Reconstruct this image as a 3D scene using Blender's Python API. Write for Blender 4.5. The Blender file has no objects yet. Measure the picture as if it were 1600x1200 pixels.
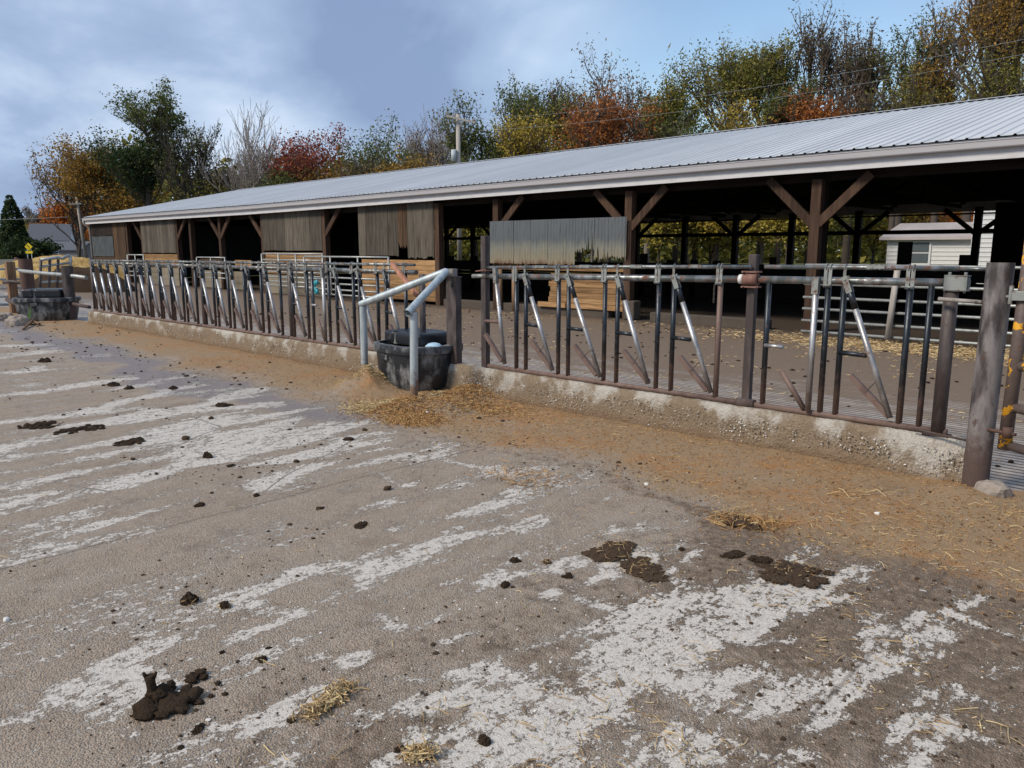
import bpy, bmesh, math, random
import numpy as np
from mathutils import Vector, Matrix
R = math.radians
random.seed(7); rng = np.random.default_rng(7)
S = bpy.context.scene
C = S.collection

# ------------------------------------------------------------------ camera
EYE = 1.65
PITCH = 9.926
YAW = 43.584
cd = bpy.data.cameras.new('camera'); cam = bpy.data.objects.new('camera', cd); C.objects.link(cam)
cd.sensor_width = 36; cd.lens = 27.0; cd.clip_start = 0.05; cd.clip_end = 3000
cam.location = (0, 0, EYE); cam.rotation_euler = (R(90 - PITCH), 0, R(YAW))
S.camera = cam
# ------------------------------------------------------------------ light
SUN_EL, SUN_AZ = 42, 200            # azimuth measured clockwise from +Y (sun behind the camera's left shoulder)
W = bpy.data.worlds.new('World'); S.world = W; W.use_nodes = True
SKY_STRENGTH = 0.10
sun = bpy.data.lights.new('sun', 'SUN'); sun.energy = 1.9; sun.angle = R(14); sun.color = (1.0, 0.88, 0.74)
so = bpy.data.objects.new('sun', sun); C.objects.link(so)
az = R(SUN_AZ); el = R(SUN_EL)
sdir = Vector((math.sin(az) * math.cos(el), math.cos(az) * math.cos(el), math.sin(el)))
so.rotation_euler = sdir.to_track_quat('Z', 'Y').to_euler(); so.location = (0, -5, 20)
S.view_settings.view_transform = 'Standard'; S.view_settings.look = 'None'
S.view_settings.exposure = 0.75; S.view_settings.gamma = 1; S.view_settings.use_curve_mapping = False
S.render.engine = 'CYCLES'
try:
    S.cycles.max_bounces = 6; S.cycles.transparent_max_bounces = 8
except Exception: pass

# measuring helpers: a direction seen from the photographer's stand, met with a real plane of the place
_p = R(PITCH); _y = R(YAW)
FW = np.array([-math.sin(_y) * math.cos(_p), math.cos(_y) * math.cos(_p), -math.sin(_p)])
RT = np.array([math.cos(_y), math.sin(_y), 0.]); UP = np.cross(RT, FW); EY = np.array([0, 0, EYE])
def ray(x, y): return FW * 1200 + RT * (x - 800) + UP * (600 - y)
def onZ(x, y, z=0.): d = ray(x, y); return EY + d * (z - EYE) / d[2]
def onY(x, y, Y): d = ray(x, y); return EY + d * Y / d[1]
def onX(x, y, X): d = ray(x, y); return EY + d * X / d[0]
def atD(x, D, z=0.):                       # ground point at depth D in the direction x
    d = ray(x, 390); d = d / (d @ FW); q = EY + d * D; return np.array([q[0], q[1], z])
def hD(y, D): return EYE + (390 - y) / 1200 * D * 1.0

# ------------------------------------------------------------------ world nodes
nt = W.node_tree; N = nt.nodes; L = nt.links; N.clear()
def nn(t, **k):
    n = N.new(t)
    for a, b in k.items(): setattr(n, a, b)
    return n
wo = nn('ShaderNodeOutputWorld'); mixs = nn('ShaderNodeMixShader')
b1 = nn('ShaderNodeBackground'); b2 = nn('ShaderNodeBackground')
sky = nn('ShaderNodeTexSky', sky_type='NISHITA', sun_disc=False); sky.sun_elevation = el; sky.sun_rotation = az
sky.air_density = 1.2; sky.dust_density = .8; sky.ozone_density = 2.5
L.new(sky.outputs[0], b1.inputs[0]); b1.inputs[1].default_value = SKY_STRENGTH
tc = nn('ShaderNodeTexCoord'); sep = nn('ShaderNodeSeparateXYZ'); L.new(tc.outputs['Generated'], sep.inputs[0])
def wmath(op, a, b=None, clamp=False):
    m = nn('ShaderNodeMath', operation=op, use_clamp=clamp)
    for i, v in enumerate((a, b)):
        if v is None: continue
        if isinstance(v, (int, float)): m.inputs[i].default_value = v
        else: L.new(v, m.inputs[i])
    return m.outputs[0]
zc = wmath('MAXIMUM', sep.outputs[2], 0.0); zc = wmath('ADD', zc, 0.34)
cx = wmath('DIVIDE', sep.outputs[0], zc); cy = wmath('DIVIDE', sep.outputs[1], zc)
cmb = nn('ShaderNodeCombineXYZ'); L.new(cx, cmb.inputs[0]); L.new(cy, cmb.inputs[1])
def wnoise(scale, det, rough, off=(0, 0, 0), dist=0.0):
    mp = nn('ShaderNodeMapping'); mp.inputs['Location'].default_value = off; L.new(cmb.outputs[0], mp.inputs[0])
    n = nn('ShaderNodeTexNoise'); n.inputs['Scale'].default_value = scale; n.inputs['Detail'].default_value = det
    n.inputs['Roughness'].default_value = rough; n.inputs['Distortion'].default_value = dist
    L.new(mp.outputs[0], n.inputs[0]); return n.outputs[0]
n1 = wnoise(1.25, 6, 0.55, (3.1, 1.7, 0), 0.35); n2 = wnoise(0.6, 3, 0.5, (7.7, 2.2, 0)); n3 = wnoise(3.6, 6, 0.55, (1.2, 8, 0), .2)
# broad light and dark places of the cloud deck, (pixel direction, width, amount)
tone = wmath('ADD', wmath('MULTIPLY', n1, 1.0), wmath('MULTIPLY', n2, 0.45)); tone = wmath('ADD', tone, wmath('MULTIPLY', n3, 0.30))
tone = wmath('SUBTRACT', tone, 0.435)
def lobe(px, py, w, amt, acc):
    d = ray(px, py); d = d / np.linalg.norm(d)
    dp = nn('ShaderNodeVectorMath', operation='DOT_PRODUCT'); L.new(tc.outputs['Generated'], dp.inputs[0]); dp.inputs[1].default_value = tuple(d)
    a = wmath('SUBTRACT', 1.0, dp.outputs['Value']); a = wmath('DIVIDE', a, w * w / 2)
    e = wmath('POWER', 2.71828, wmath('MULTIPLY', a, -1.0)); return wmath('ADD', acc, wmath('MULTIPLY', e, amt))
for q in [(440, 240, .10, .17), (350, 330, .14, .02), (820, 40, .14, .30), (1030, 110, .10, .16), (100, 60, .25, .06), (40, 270, .18, .02),
          (620, 150, .17, -.13), (300, 160, .2, -.08), (1150, 60, .12, -.12), (180, 200, .15, -.05), (1450, 120, .2, .06), (1500, 400, .5, .05)]:
    tone = lobe(*q, tone)
cr = nn('ShaderNodeValToRGB'); L.new(tone, cr.inputs[0]); e = cr.color_ramp.elements
e[0].position = 0.30; e[0].color = (0.150, 0.205, 0.325, 1)
e[1].position = 0.86; e[1].color = (0.68, 0.71, 0.74, 1)
x = e.new(0.47); x.color = (0.225, 0.295, 0.42, 1)
x = e.new(0.60); x.color = (0.35, 0.42, 0.53, 1)
L.new(cr.outputs[0], b2.inputs[0]); b2.inputs[1].default_value = 1.05
# gaps of open sky
gap = lobe(1060, 120, .18, .85, wmath('MULTIPLY', n1, 0.0)); gap = lobe(1380, 120, .2, .8, gap); gap = lobe(1250, 250, .2, .3, gap)
gn = wmath('MULTIPLY', gap, wmath('ADD', n3, 0.35), True)
base = wmath('MULTIPLY', wmath('SUBTRACT', n2, 0.45), 0.5, True)
gn = wmath('ADD', gn, base, True)
cover = wmath('SUBTRACT', 1.0, gn, True)
L.new(cover, mixs.inputs[0]); L.new(b1.outputs[0], mixs.inputs[1]); L.new(b2.outputs[0], mixs.inputs[2]); L.new(mixs.outputs[0], wo.inputs[0])

# ------------------------------------------------------------------ materials
class NT:
    def __init__(s, name, rough=0.8, metal=0.0, spec=0.5):
        m = bpy.data.materials.new(name); m.use_nodes = True; s.m = m; s.t = m.node_tree
        s.b = s.t.nodes['Principled BSDF']; s.b.inputs['Roughness'].default_value = rough; s.b.inputs['Metallic'].default_value = metal
        s.b.inputs['Specular IOR Level'].default_value = spec; s.tc = s.t.nodes.new('ShaderNodeTexCoord')
        s.geo = s.t.nodes.new('ShaderNodeNewGeometry')
    def n(s, t, **k):
        q = s.t.nodes.new(t)
        for a, b in k.items(): setattr(q, a, b)
        return q
    def ln(s, a, b): s.t.links.new(a, b)
    def setc(s, sock, v):
        if isinstance(v, (int, float)): sock.default_value = v
        elif isinstance(v, tuple): sock.default_value = (*v, 1) if len(v) == 3 else v
        else: s.ln(v, sock)
    def world(s): return s.geo.outputs['Position']
    def obj(s): return s.tc.outputs['Object']
    def map(s, v, scale=(1, 1, 1), rot=(0, 0, 0), loc=(0, 0, 0)):
        m = s.n('ShaderNodeMapping'); m.inputs['Scale'].default_value = scale; m.inputs['Rotation'].default_value = rot; m.inputs['Location'].default_value = loc
        s.ln(v, m.inputs[0]); return m.outputs[0]
    def noise(s, v, scale, det=4, rough=0.55, dist=0.0):
        q = s.n('ShaderNodeTexNoise'); q.inputs['Scale'].default_value = scale; q.inputs['Detail'].default_value = det
        q.inputs['Roughness'].default_value = rough; q.inputs['Distortion'].default_value = dist; s.ln(v, q.inputs[0]); return q.outputs[0]
    def voro(s, v, scale, feat='F1', out=0):
        q = s.n('ShaderNodeTexVoronoi', feature=feat); q.inputs['Scale'].default_value = scale; s.ln(v, q.inputs[0]); return q.outputs[out]
    def math(s, op, a, b=0.0, clamp=False):
        q = s.n('ShaderNodeMath', operation=op, use_clamp=clamp); s.setc(q.inputs[0], a); s.setc(q.inputs[1], b); return q.outputs[0]
    def step(s, v, lo, hi):
        q = s.n('ShaderNodeMapRange', interpolation_type='SMOOTHSTEP'); s.setc(q.inputs[0], v); q.inputs[1].default_value = lo; q.inputs[2].default_value = hi; return q.outputs[0]
    def mix(s, f, a, b, mode='MIX'):
        q = s.n('ShaderNodeMix', data_type='RGBA', blend_type=mode); s.setc(q.inputs[0], f); s.setc(q.inputs[6], a); s.setc(q.inputs[7], b); return q.outputs[2]
    def ramp(s, v, stops):
        q = s.n('ShaderNodeValToRGB'); s.ln(v, q.inputs[0]); e = q.color_ramp.elements
        e[0].position, e[0].color = stops[0][0], (*stops[0][1], 1); e[1].position, e[1].color = stops[-1][0], (*stops[-1][1], 1)
        for p, c in stops[1:-1]: k = e.new(p); k.color = (*c, 1)
        return q.outputs[0]
    def bump(s, h, strength=0.5, dist=0.01, prev=None):
        q = s.n('ShaderNodeBump'); q.inputs['Strength'].default_value = strength; q.inputs['Distance'].default_value = dist
        s.ln(h, q.inputs['Height'])
        if prev is not None: s.ln(prev, q.inputs['Normal'])
        s.ln(q.outputs[0], s.b.inputs['Normal']); return q.outputs[0]
    def out(s, col=None, rough=None, metal=None):
        if col is not None: s.setc(s.b.inputs['Base Color'], col)
        if rough is not None: s.setc(s.b.inputs['Roughness'], rough)
        if metal is not None: s.setc(s.b.inputs['Metallic'], metal)
        return s.m
    def z(s):
        q = s.n('ShaderNodeSeparateXYZ'); s.ln(s.world(), q.inputs[0]); return q.outputs[2]
    def isl(s): return s.geo.outputs['Random Per Island']
    def orand(s): return s.n('ShaderNodeObjectInfo').outputs['Random']
M = {}
def steel(name, base, worn, rust, rz=(0.45, 0.75), metal=.75, rough=.38, wornamt=.35, rustamt=0.15):
    k = NT(name); w = k.world()
    na = k.noise(k.map(w, (9, 9, 2.5)), 1.4, 5); nb = k.noise(w, 14, 5, .65); nc = k.noise(w, 60, 3)
    col = k.mix(k.step(na, .62 - wornamt, .78 - wornamt * .6), base, worn)
    zz = k.math('ADD', k.z(), k.math('MULTIPLY', k.math('SUBTRACT', nb, .5), .7))
    low = k.math('SUBTRACT', 1.0, k.step(zz, *rz)); spots = k.step(nb, .72 - rustamt, .8 - rustamt * .5)
    r = k.math('MAXIMUM', low, spots)
    rc = k.mix(nc, tuple(c * .7 for c in rust), tuple(min(1, c * 1.35) for c in rust))
    col = k.mix(r, col, rc)
    k.bump(k.noise(w, 110, 4, .7), .25, .004)
    M[name] = k.out(col, k.math('ADD', k.math('MULTIPLY', r, .42), k.math('ADD', rough - .1, k.math('MULTIPLY', nb, .2))), k.math('MULTIPLY', k.math('SUBTRACT', 1.0, r), metal))
RUST = (.115, .07, .052)
steel('upright_steel', (.038, .045, .052), (.10, .11, .125), RUST, wornamt=.1)
steel('polished_steel', (.34, .335, .33), (.60, .60, .59), (.16, .12, .095), rz=(.35, .8), wornamt=.22, rough=.45, metal=.8, rustamt=.16)
steel('rail_steel', (.13, .145, .14), (.30, .32, .32), (.14, .065, .042), rz=(-1, -.9), wornamt=.2, rustamt=.23, metal=.6)
steel('low_brown_steel', (.13, .085, .068), (.19, .13, .105), (.14, .085, .065), rz=(.1, .4), metal=.2, rough=.65)
steel('plate_steel', (.17, .18, .17), (.31, .33, .31), (.13, .07, .045), rz=(-1, -.9), metal=.4, rough=.55, rustamt=.22)
steel('pipe_steel', (.062, .052, .050), (.26, .24, .23), (.09, .06, .05), rz=(.2, .6), metal=.3, rough=.55, wornamt=.30)
steel('brown_steel', (.062, .050, .046), (.125, .105, .10), (.09, .06, .05), rz=(.2, .6), metal=.3, rough=.6, wornamt=.18)
steel('galvanized', (.34, .40, .42), (.50, .56, .57), (.19, .12, .08), rz=(.12, .36), metal=.35, rough=.45, rustamt=.02, wornamt=.3)
steel('gate_steel', (.25, .27, .26), (.42, .44, .42), (.10, .065, .05), rz=(-1, -.9), metal=.5, rough=.5, rustamt=.1)
steel('rust_clamp', (.17, .075, .055), (.24, .13, .10), (.16, .06, .04), rz=(-1, -.9), metal=.1, rough=.75)

k = NT('yellow_flake_steel'); w = k.world(); f = k.step(k.noise(w, 11, 4, .6), .555, .575)
M['yellow_flake_steel'] = k.out(k.mix(f, k.mix(k.noise(w, 30), (.07, .05, .045), (.16, .12, .10)), (.72, .36, .02)), .6)
k.bump(f, .6, .003)

def wood(name, c1, c2, axis='z', dark=(.03, .022, .016), sc=1.0):
    k = NT(name, .85, 0, .2); w = k.world(); s = {'z': (22, 22, 1.4), 'x': (1.4, 22, 22)}[axis]
    g = k.noise(k.map(w, s), 1.0 * sc, 6, .65, .3); b = k.noise(w, 2.1, 4); r = k.orand()
    col = k.ramp(g, [(.25, dark), (.45, c1), (.72, c2)])
    col = k.mix(k.math('MULTIPLY', b, .35), col, tuple(c * .35 for c in c1))
    hs = k.n('ShaderNodeHueSaturation'); k.ln(col, hs.inputs['Color']); k.ln(k.math('ADD', k.math('MULTIPLY', r, .55), .72), hs.inputs['Value'])
    k.bump(g, .5, .006); M[name] = k.out(hs.outputs[0], .85)
wood('gray_boards', (.10, .088, .068), (.19, .17, .135))
wood('orange_planks', (.33, .19, .085), (.56, .36, .18), 'x', (.12, .06, .03))
wood('post_wood', (.065, .038, .025), (.12, .075, .048))
wood('pale_post_wood', (.28, .17, .10), (.42, .28, .17))
wood('dark_wood', (.022, .015, .011), (.04, .03, .022), 'x', (.008, .006, .005))  # kept very dark mainly to put the barn's interior shade into the wood
wood('brown_board', (.075, .045, .026), (.13, .085, .05))
wood('gray_pole', (.34, .315, .28), (.52, .48, .43), 'z', (.16, .14, .12))
wood('red_wood', (.36, .17, .11), (.52, .29, .20))

k = NT('corrugated_metal', .5, .45); w = k.world(); z = k.z(); nb = k.noise(k.map(w, (8, 8, 1.2)), 1.2, 5)
zz = k.math('ADD', z, k.math('MULTIPLY', k.math('SUBTRACT', nb, .5), .45))
col = k.ramp(k.math('DIVIDE', k.math('SUBTRACT', zz, 1.15), 1.3), [(0.05, (.16, .065, .028)), (.17, (.34, .29, .19)), (.42, (.27, .27, .22)), (.58, (.14, .16, .165)), (1, (.15, .17, .18))])
M['corrugated_metal'] = k.out(k.mix(k.math('MULTIPLY', k.noise(w, 20, 4), .35), col, (.09, .09, .08)), .6)
k.bump(k.noise(w, 30, 3), .15, .004)
k = NT('dark_corrugated', .55, .3); M['dark_corrugated'] = k.out(k.mix(k.noise(k.map(k.world(), (6, 6, 1)), 1.5, 4), (.07, .085, .09), (.17, .19, .19)), .6)

k = NT('roof_metal', .5, .05); w = k.world(); nb = k.noise(k.map(w, (1.2, .25, 1)), 1.6, 5, .6)
nd = k.noise(w, 9, 4, .7)
col = k.mix(k.math('MULTIPLY', k.step(nb, .3, .8), .5), (.60, .615, .615), (.47, .485, .485)); col = k.mix(k.step(nd, .66, .8), col, (.40, .41, .40))
hs = k.n('ShaderNodeHueSaturation'); k.ln(col, hs.inputs['Color']); k.ln(k.math('ADD', k.math('MULTIPLY', k.orand(), .12), .92), hs.inputs['Value']); M['roof_metal'] = k.out(hs.outputs[0], .48)
k = NT('white_trim', .45); w = k.world(); nb = k.noise(k.map(w, (.7, 1, 6)), 3, 5, .65)
M['white_trim'] = k.out(k.mix(k.step(nb, .45, .8), (.62, .62, .62), (.44, .43, .42)), .5)
k = NT('gutter_metal', .4); M['gutter_metal'] = k.out(k.mix(k.noise(k.map(k.world(), (.5, 1, 8)), 2, 4), (.40, .39, .40), (.50, .49, .50)), .45)
def flat(name, c, rough=.7, metal=0, var=.25, sc=6):
    k = NT(name, rough, metal); n_ = k.noise(k.world(), sc, 5, .6)
    M[name] = k.out(k.mix(n_, tuple(a * (1 - var) for a in c), tuple(min(1, a * (1 + var)) for a in c)), rough); return M[name]
flat('shade_black', (.012, .010, .009), .95)  # near-black colour standing in for the deep shade inside the barn
flat('siding_white', (.66, .67, .66), .6, 0, .08)
flat('window_dark', (.10, .12, .13), .15)
flat('old_tin_roof', (.44, .40, .385), .6, .1, .3, 1.2)
flat('shingle', (.10, .11, .13), .9)
flat('yellow_sign', (.85, .62, .01), .5, 0, .03)
flat('sign_black', (.01, .01, .01), .6)
flat('blue_float', (.42, .60, .72), .35, 0, .06)
flat('teal_plastic', (.02, .28, .33), .4)
flat('rust_dark', (.10, .055, .04), .8)
flat('asphalt', (.07, .07, .07), .9)
flat('kerb_stain', (.085, .068, .052), .9, 0, .4, 8)
flat('tan_concrete', (.24, .205, .145), .9, 0, .3, 3)
flat('bunk_concrete', (.24, .23, .21), .9, 0, .3, 3)
flat('transformer_gray', (.42, .46, .47), .5)
flat('ceramic', (.25, .2, .17), .5)
flat('chain', (.14, .12, .10), .5, .6)
flat('white_ring', (.7, .7, .68), .5, 0, .05)
flat('bark', (.085, .068, .055), .95, 0, .35, 5)
flat('pale_bark', (.23, .20, .175), .95, 0, .3, 5)
k = NT('black_plastic', .42); w = k.world(); nb = k.noise(k.map(w, (4, 4, 2.2)), 1.5, 5, .6); nc = k.noise(w, 40, 4, .7)
dust = k.step(k.math('ADD', nb, k.math('MULTIPLY', nc, .25)), .56, .82)
up = k.n('ShaderNodeSeparateXYZ'); k.ln(k.geo.outputs['Normal'], up.inputs[0])
dust2 = k.math('MAXIMUM', k.math('MULTIPLY', dust, .9), k.math('MULTIPLY', k.step(up.outputs[2], .5, 1.0), .2))
M['black_plastic'] = k.out(k.mix(dust2, (.016, .019, .024), (.27, .275, .265)), k.math('ADD', .36, k.math('MULTIPLY', dust2, .4)))
k.bump(nc, .2, .004)

k = NT('black_gloss', .25); nb = k.noise(k.world(), 9, 5, .7); M['black_gloss'] = k.out(k.mix(k.step(nb, .58, .75), (.013, .015, .019), (.13, .12, .10)), k.math('ADD', .22, k.math('MULTIPLY', nb, .3)))
# concrete curb with mud and exposed stones
k = NT('curb_concrete', .9, 0, .25); w = k.world(); z = k.z()
nb = k.noise(w, 3.2, 6, .65); nc = k.noise(w, 28, 5, .65); v = k.voro(w, 55); vs = k.voro(w, 38)
drip = k.noise(k.map(w, (7, 7, 1.0)), 1.0, 4)
col = k.mix(nc, (.15, .11, .07), (.31, .245, .17))
bare = k.math('ADD', nb, k.math('MULTIPLY', k.step(k.math('ADD', z, k.math('MULTIPLY', k.math('SUBTRACT', drip, .5), .28)), .10, .30), .13))
sx = k.n('ShaderNodeSeparateXYZ'); k.ln(w, sx.inputs[0])
bare = k.math('ADD', bare, k.math('MULTIPLY', k.step(sx.outputs[0], -2.2, -1.5), .13))
col = k.mix(k.step(bare, .56, .74), col, k.mix(nc, (.33, .31, .26), (.56, .53, .47)))
col = k.mix(k.math('MULTIPLY', k.math('SUBTRACT', 1.0, k.step(k.math('ADD', z, k.math('MULTIPLY', nb, .12)), .06, .22)), .75), col, k.mix(nc, (.13, .085, .05), (.26, .17, .095)))
col = k.mix(k.math('MULTIPLY', k.step(k.noise(w, 9, 5, .7), .6, .72), .6), col, (.11, .085, .06))
col = k.mix(k.math('MULTIPLY', k.step(k.noise(w, 70, 4, .8), .55, .7), .55), col, (.09, .066, .045)); M['curb_concrete'] = k.out(col, .9); k.bump(k.math('ADD', nc, k.math('MULTIPLY', v, .7)), .8, .015)
k = NT('pebble', .7); M['pebble'] = k.out(k.ramp(k.isl(), [(0, (.24, .19, .135)), (.6, (.42, .36, .28)), (.75, (.60, .56, .48)), (1, (.82, .80, .75))]), .7)

# yard surface: masks (bare concrete, feed litter, wet, dung film) come with the mesh; grain and ragged edges are noise
k = NT('yard_concrete', .85, 0, .3); w = k.world()
at = k.n('ShaderNodeAttribute', attribute_name='mask'); sp = k.n('ShaderNodeSeparateColor'); k.ln(at.outputs['Color'], sp.inputs[0])
bare, feed, wet = sp.outputs[0], sp.outputs[1], sp.outputs[2]; dung = at.outputs['Alpha']
fine = k.noise(w, 55, 5, .75); fine2 = k.noise(w, 190, 3, .7); mid = k.noise(w, 11, 6, .7); big = k.noise(w, 1.3, 4)
strk = k.noise(k.map(w, (14, 3.2, 1)), 1.0, 6, .75)
vor = k.voro(w, 130); vcol = k.voro(w, 130, out=1)
vs = k.n('ShaderNodeSeparateColor'); k.ln(vcol, vs.inputs[0])
smear = k.noise(k.map(w, (5, 1.1, 1), rot=(0, 0, .12)), 1.0, 5, .7); blot = k.noise(w, 4.2, 6, .72)
# exposed-aggregate film of dried mud
grit = k.step(vor, .15, .55)
filmc = k.mix(k.math('MULTIPLY', vs.outputs[0], .8), (.37, .285, .205), (.68, .56, .43))
filmc = k.mix(k.step(vs.outputs[1], .86, .93), filmc, (.55, .50, .42))
filmc = k.mix(k.math('MULTIPLY', grit, .48), filmc, (.15, .112, .08))
filmc = k.mix(k.math('MULTIPLY', k.step(mid, .35, .8), .25), filmc, (.20, .155, .11))
filmc = k.mix(k.math('MULTIPLY', k.step(big, .4, .75), .25), filmc, (.40, .33, .25))
filmc = k.mix(k.math('MULTIPLY', k.step(smear, .45, .68), .42), filmc, (.42, .36, .29)); filmc = k.mix(k.math('MULTIPLY', k.step(blot, .5, .66), .34), filmc, (.15, .11, .078))
dungc = k.mix(fine, (.075, .052, .033), (.19, .135, .088)); dungc = k.mix(k.step(fine2, .55, .75), dungc, (.26, .20, .14)); clump = k.noise(w, 26, 8, .85); dungc = k.mix(k.step(clump, .46, .60), dungc, (.30, .22, .15)); dungc = k.mix(k.math('MULTIPLY', k.step(mid, .52, .66), .6), dungc, (.075, .05, .032)); filmc = k.mix(k.math('MULTIPLY', k.step(clump, .58, .70), .32), filmc, (.10, .075, .052))
dm = k.step(k.math('ADD', dung, k.math('MULTIPLY', k.math('SUBTRACT', mid, .5), 1.0)), .38, .72)
filmc = k.mix(k.math('MULTIPLY', dm, .85), filmc, dungc)
wetc = k.mix(fine, (.17, .145, .14), (.31, .27, .265)); wm = k.step(k.math('ADD', wet, k.math('MULTIPLY', k.math('SUBTRACT', strk, .5), .6)), .3, .8)
filmc = k.mix(k.math('MULTIPLY', wm, .8), filmc, wetc)
spk = k.voro(w, 75, out=1); spks = k.n('ShaderNodeSeparateColor'); k.ln(spk, spks.inputs[0]); spd = k.voro(w, 75)
feedc = k.mix(fine, (.27, .17, .09), (.58, .42, .25)); feedc = k.mix(k.math('MULTIPLY', k.step(big, .45, .62), k.step(mid, .38, .6)), feedc, (.48, .25, .10)); feedc = k.mix(k.math('MULTIPLY', grit, .35), feedc, (.16, .10, .05))
fm = k.step(k.math('ADD', feed, k.math('MULTIPLY', k.math('SUBTRACT', mid, .5), .7)), .25, .85)
filmc = k.mix(fm, filmc, feedc)
# bare worn concrete
mid2 = k.noise(k.map(w, (1.35, .8, 1)), 17, 7, .8)
bm = k.math('ADD', bare, k.math('ADD', k.math('MULTIPLY', k.math('SUBTRACT', mid2, .5), 2.7), k.math('MULTIPLY', k.math('SUBTRACT', fine, .5), 1.5)))
bm = k.math('ADD', bm, k.math('MULTIPLY', k.math('SUBTRACT', strk, .5), 1.15))
bmask = k.step(bm, .555, .645)
flecks = k.math('MULTIPLY', k.math('MULTIPLY', k.step(spks.outputs[0], .5, .54), k.math('SUBTRACT', 1.0, k.step(spd, .22, .40))), k.step(bm, .05, .42))
bmask = k.math('MAXIMUM', bmask, k.math('MULTIPLY', flecks, .85))
barec = k.mix(fine, (.50, .46, .395), (.76, .71, .625)); barec = k.mix(k.math('MULTIPLY', k.step(k.noise(w, 34, 7, .8), .46, .64), .62), barec, (.33, .27, .205))
barec = k.mix(k.math('MULTIPLY', k.step(vor, .3, .6), .22), barec, (.3, .27, .24))
col = k.mix(bmask, filmc, barec)
# cracks
ck = k.voro(k.map(k.mix(.9, w, k.n('ShaderNodeTexNoise').outputs[1], 'ADD'), (.55, .42, 1), loc=(.35, .2, 0)), 1.0, 'DISTANCE_TO_EDGE')
cd_ = k.n('ShaderNodeVectorMath', operation='DISTANCE'); k.ln(w, cd_.inputs[0]); cd_.inputs[1].default_value = (-5.6, 3.2, 0)
sj = k.n('ShaderNodeSeparateXYZ'); k.ln(w, sj.inputs[0])
jw = k.math('MULTIPLY', k.math('SUBTRACT', mid, .5), .05)
jd = k.math('MINIMUM', k.math('ABSOLUTE', k.math('ADD', k.math('ADD', sj.outputs[0], 4.55), jw)), k.math('MINIMUM', k.math('ABSOLUTE', k.math('ADD', k.math('ADD', sj.outputs[0], 8.2), jw)), k.math('ABSOLUTE', k.math('ADD', k.math('ADD', sj.outputs[0], .95), jw))))
joint = k.math('MULTIPLY', k.math('SUBTRACT', 1.0, k.step(jd, .004, .016)), .55)
crk = k.math('MULTIPLY', k.math('MULTIPLY', k.math('SUBTRACT', 1.0, k.step(ck, .002, .006)), k.math('SUBTRACT', 1.0, k.step(cd_.outputs['Value'], 1.6, 2.4))), bmask)
col = k.mix(k.math('MULTIPLY', crk, .75), col, (.10, .085, .07)); col = k.mix(k.math('MULTIPLY', joint, k.math('SUBTRACT', 1.0, fm)), col, (.13, .10, .075))
hgt = k.math('ADD', k.math('MULTIPLY', fine, .5), k.math('MULTIPLY', k.math('SUBTRACT', 1.0, vor), .55)); hgt = k.math('ADD', hgt, k.math('MULTIPLY', mid, .8))
hgt = k.math('MULTIPLY', hgt, k.math('SUBTRACT', 1.0, k.math('MULTIPLY', bmask, .7)))
hgt = k.math('SUBTRACT', hgt, k.math('MULTIPLY', bmask, .35))
k.bump(hgt, .9, .016)
M['yard_concrete'] = k.out(col, k.math('SUBTRACT', k.math('ADD', .82, k.math('MULTIPLY', bmask, -.12)), k.math('MULTIPLY', wm, .42)))

# barnyard floor: grooved concrete, brown film thickening towards the barn
k = NT('barnyard_floor', .75, 0, .35); w = k.world(); sy = k.n('ShaderNodeSeparateXYZ'); k.ln(w, sy.inputs[0])
wob = k.noise(w, 1.5, 4); yy = k.math('ADD', sy.outputs[1], k.math('MULTIPLY', wob, .02))
gr = k.math('ABSOLUTE', k.math('SUBTRACT', k.math('FRACT', k.math('MULTIPLY', yy, 11.0)), .5)); g = k.math('SUBTRACT', 1.0, k.step(gr, .10, .22))
nb = k.noise(k.map(w, (.5, 1.6, 1)), 1.6, 6, .7); fn = k.noise(w, 45, 5, .7); clp = k.noise(w, 7, 5, .7)
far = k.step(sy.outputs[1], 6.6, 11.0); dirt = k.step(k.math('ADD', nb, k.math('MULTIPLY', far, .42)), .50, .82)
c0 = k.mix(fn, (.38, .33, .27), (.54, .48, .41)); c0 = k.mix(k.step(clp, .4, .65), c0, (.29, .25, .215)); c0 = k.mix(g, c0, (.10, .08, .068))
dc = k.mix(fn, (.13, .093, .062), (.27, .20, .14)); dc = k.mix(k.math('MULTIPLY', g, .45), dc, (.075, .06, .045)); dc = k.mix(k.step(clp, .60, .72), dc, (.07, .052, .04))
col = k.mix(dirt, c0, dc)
inside_shade = k.step(sy.outputs[1], 14.2, 15.6); col = k.mix(inside_shade, col, k.mix(fn, (.04, .03, .022), (.085, .062, .045)))  # floor darkened past the front posts, interior shade painted into the colour
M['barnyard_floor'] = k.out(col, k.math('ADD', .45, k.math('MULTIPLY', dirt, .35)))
hh = k.math('ADD', k.math('MULTIPLY', g, -1.0), k.math('MULTIPLY', clp, 1.2)); k.bump(hh, .7, .012)

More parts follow.
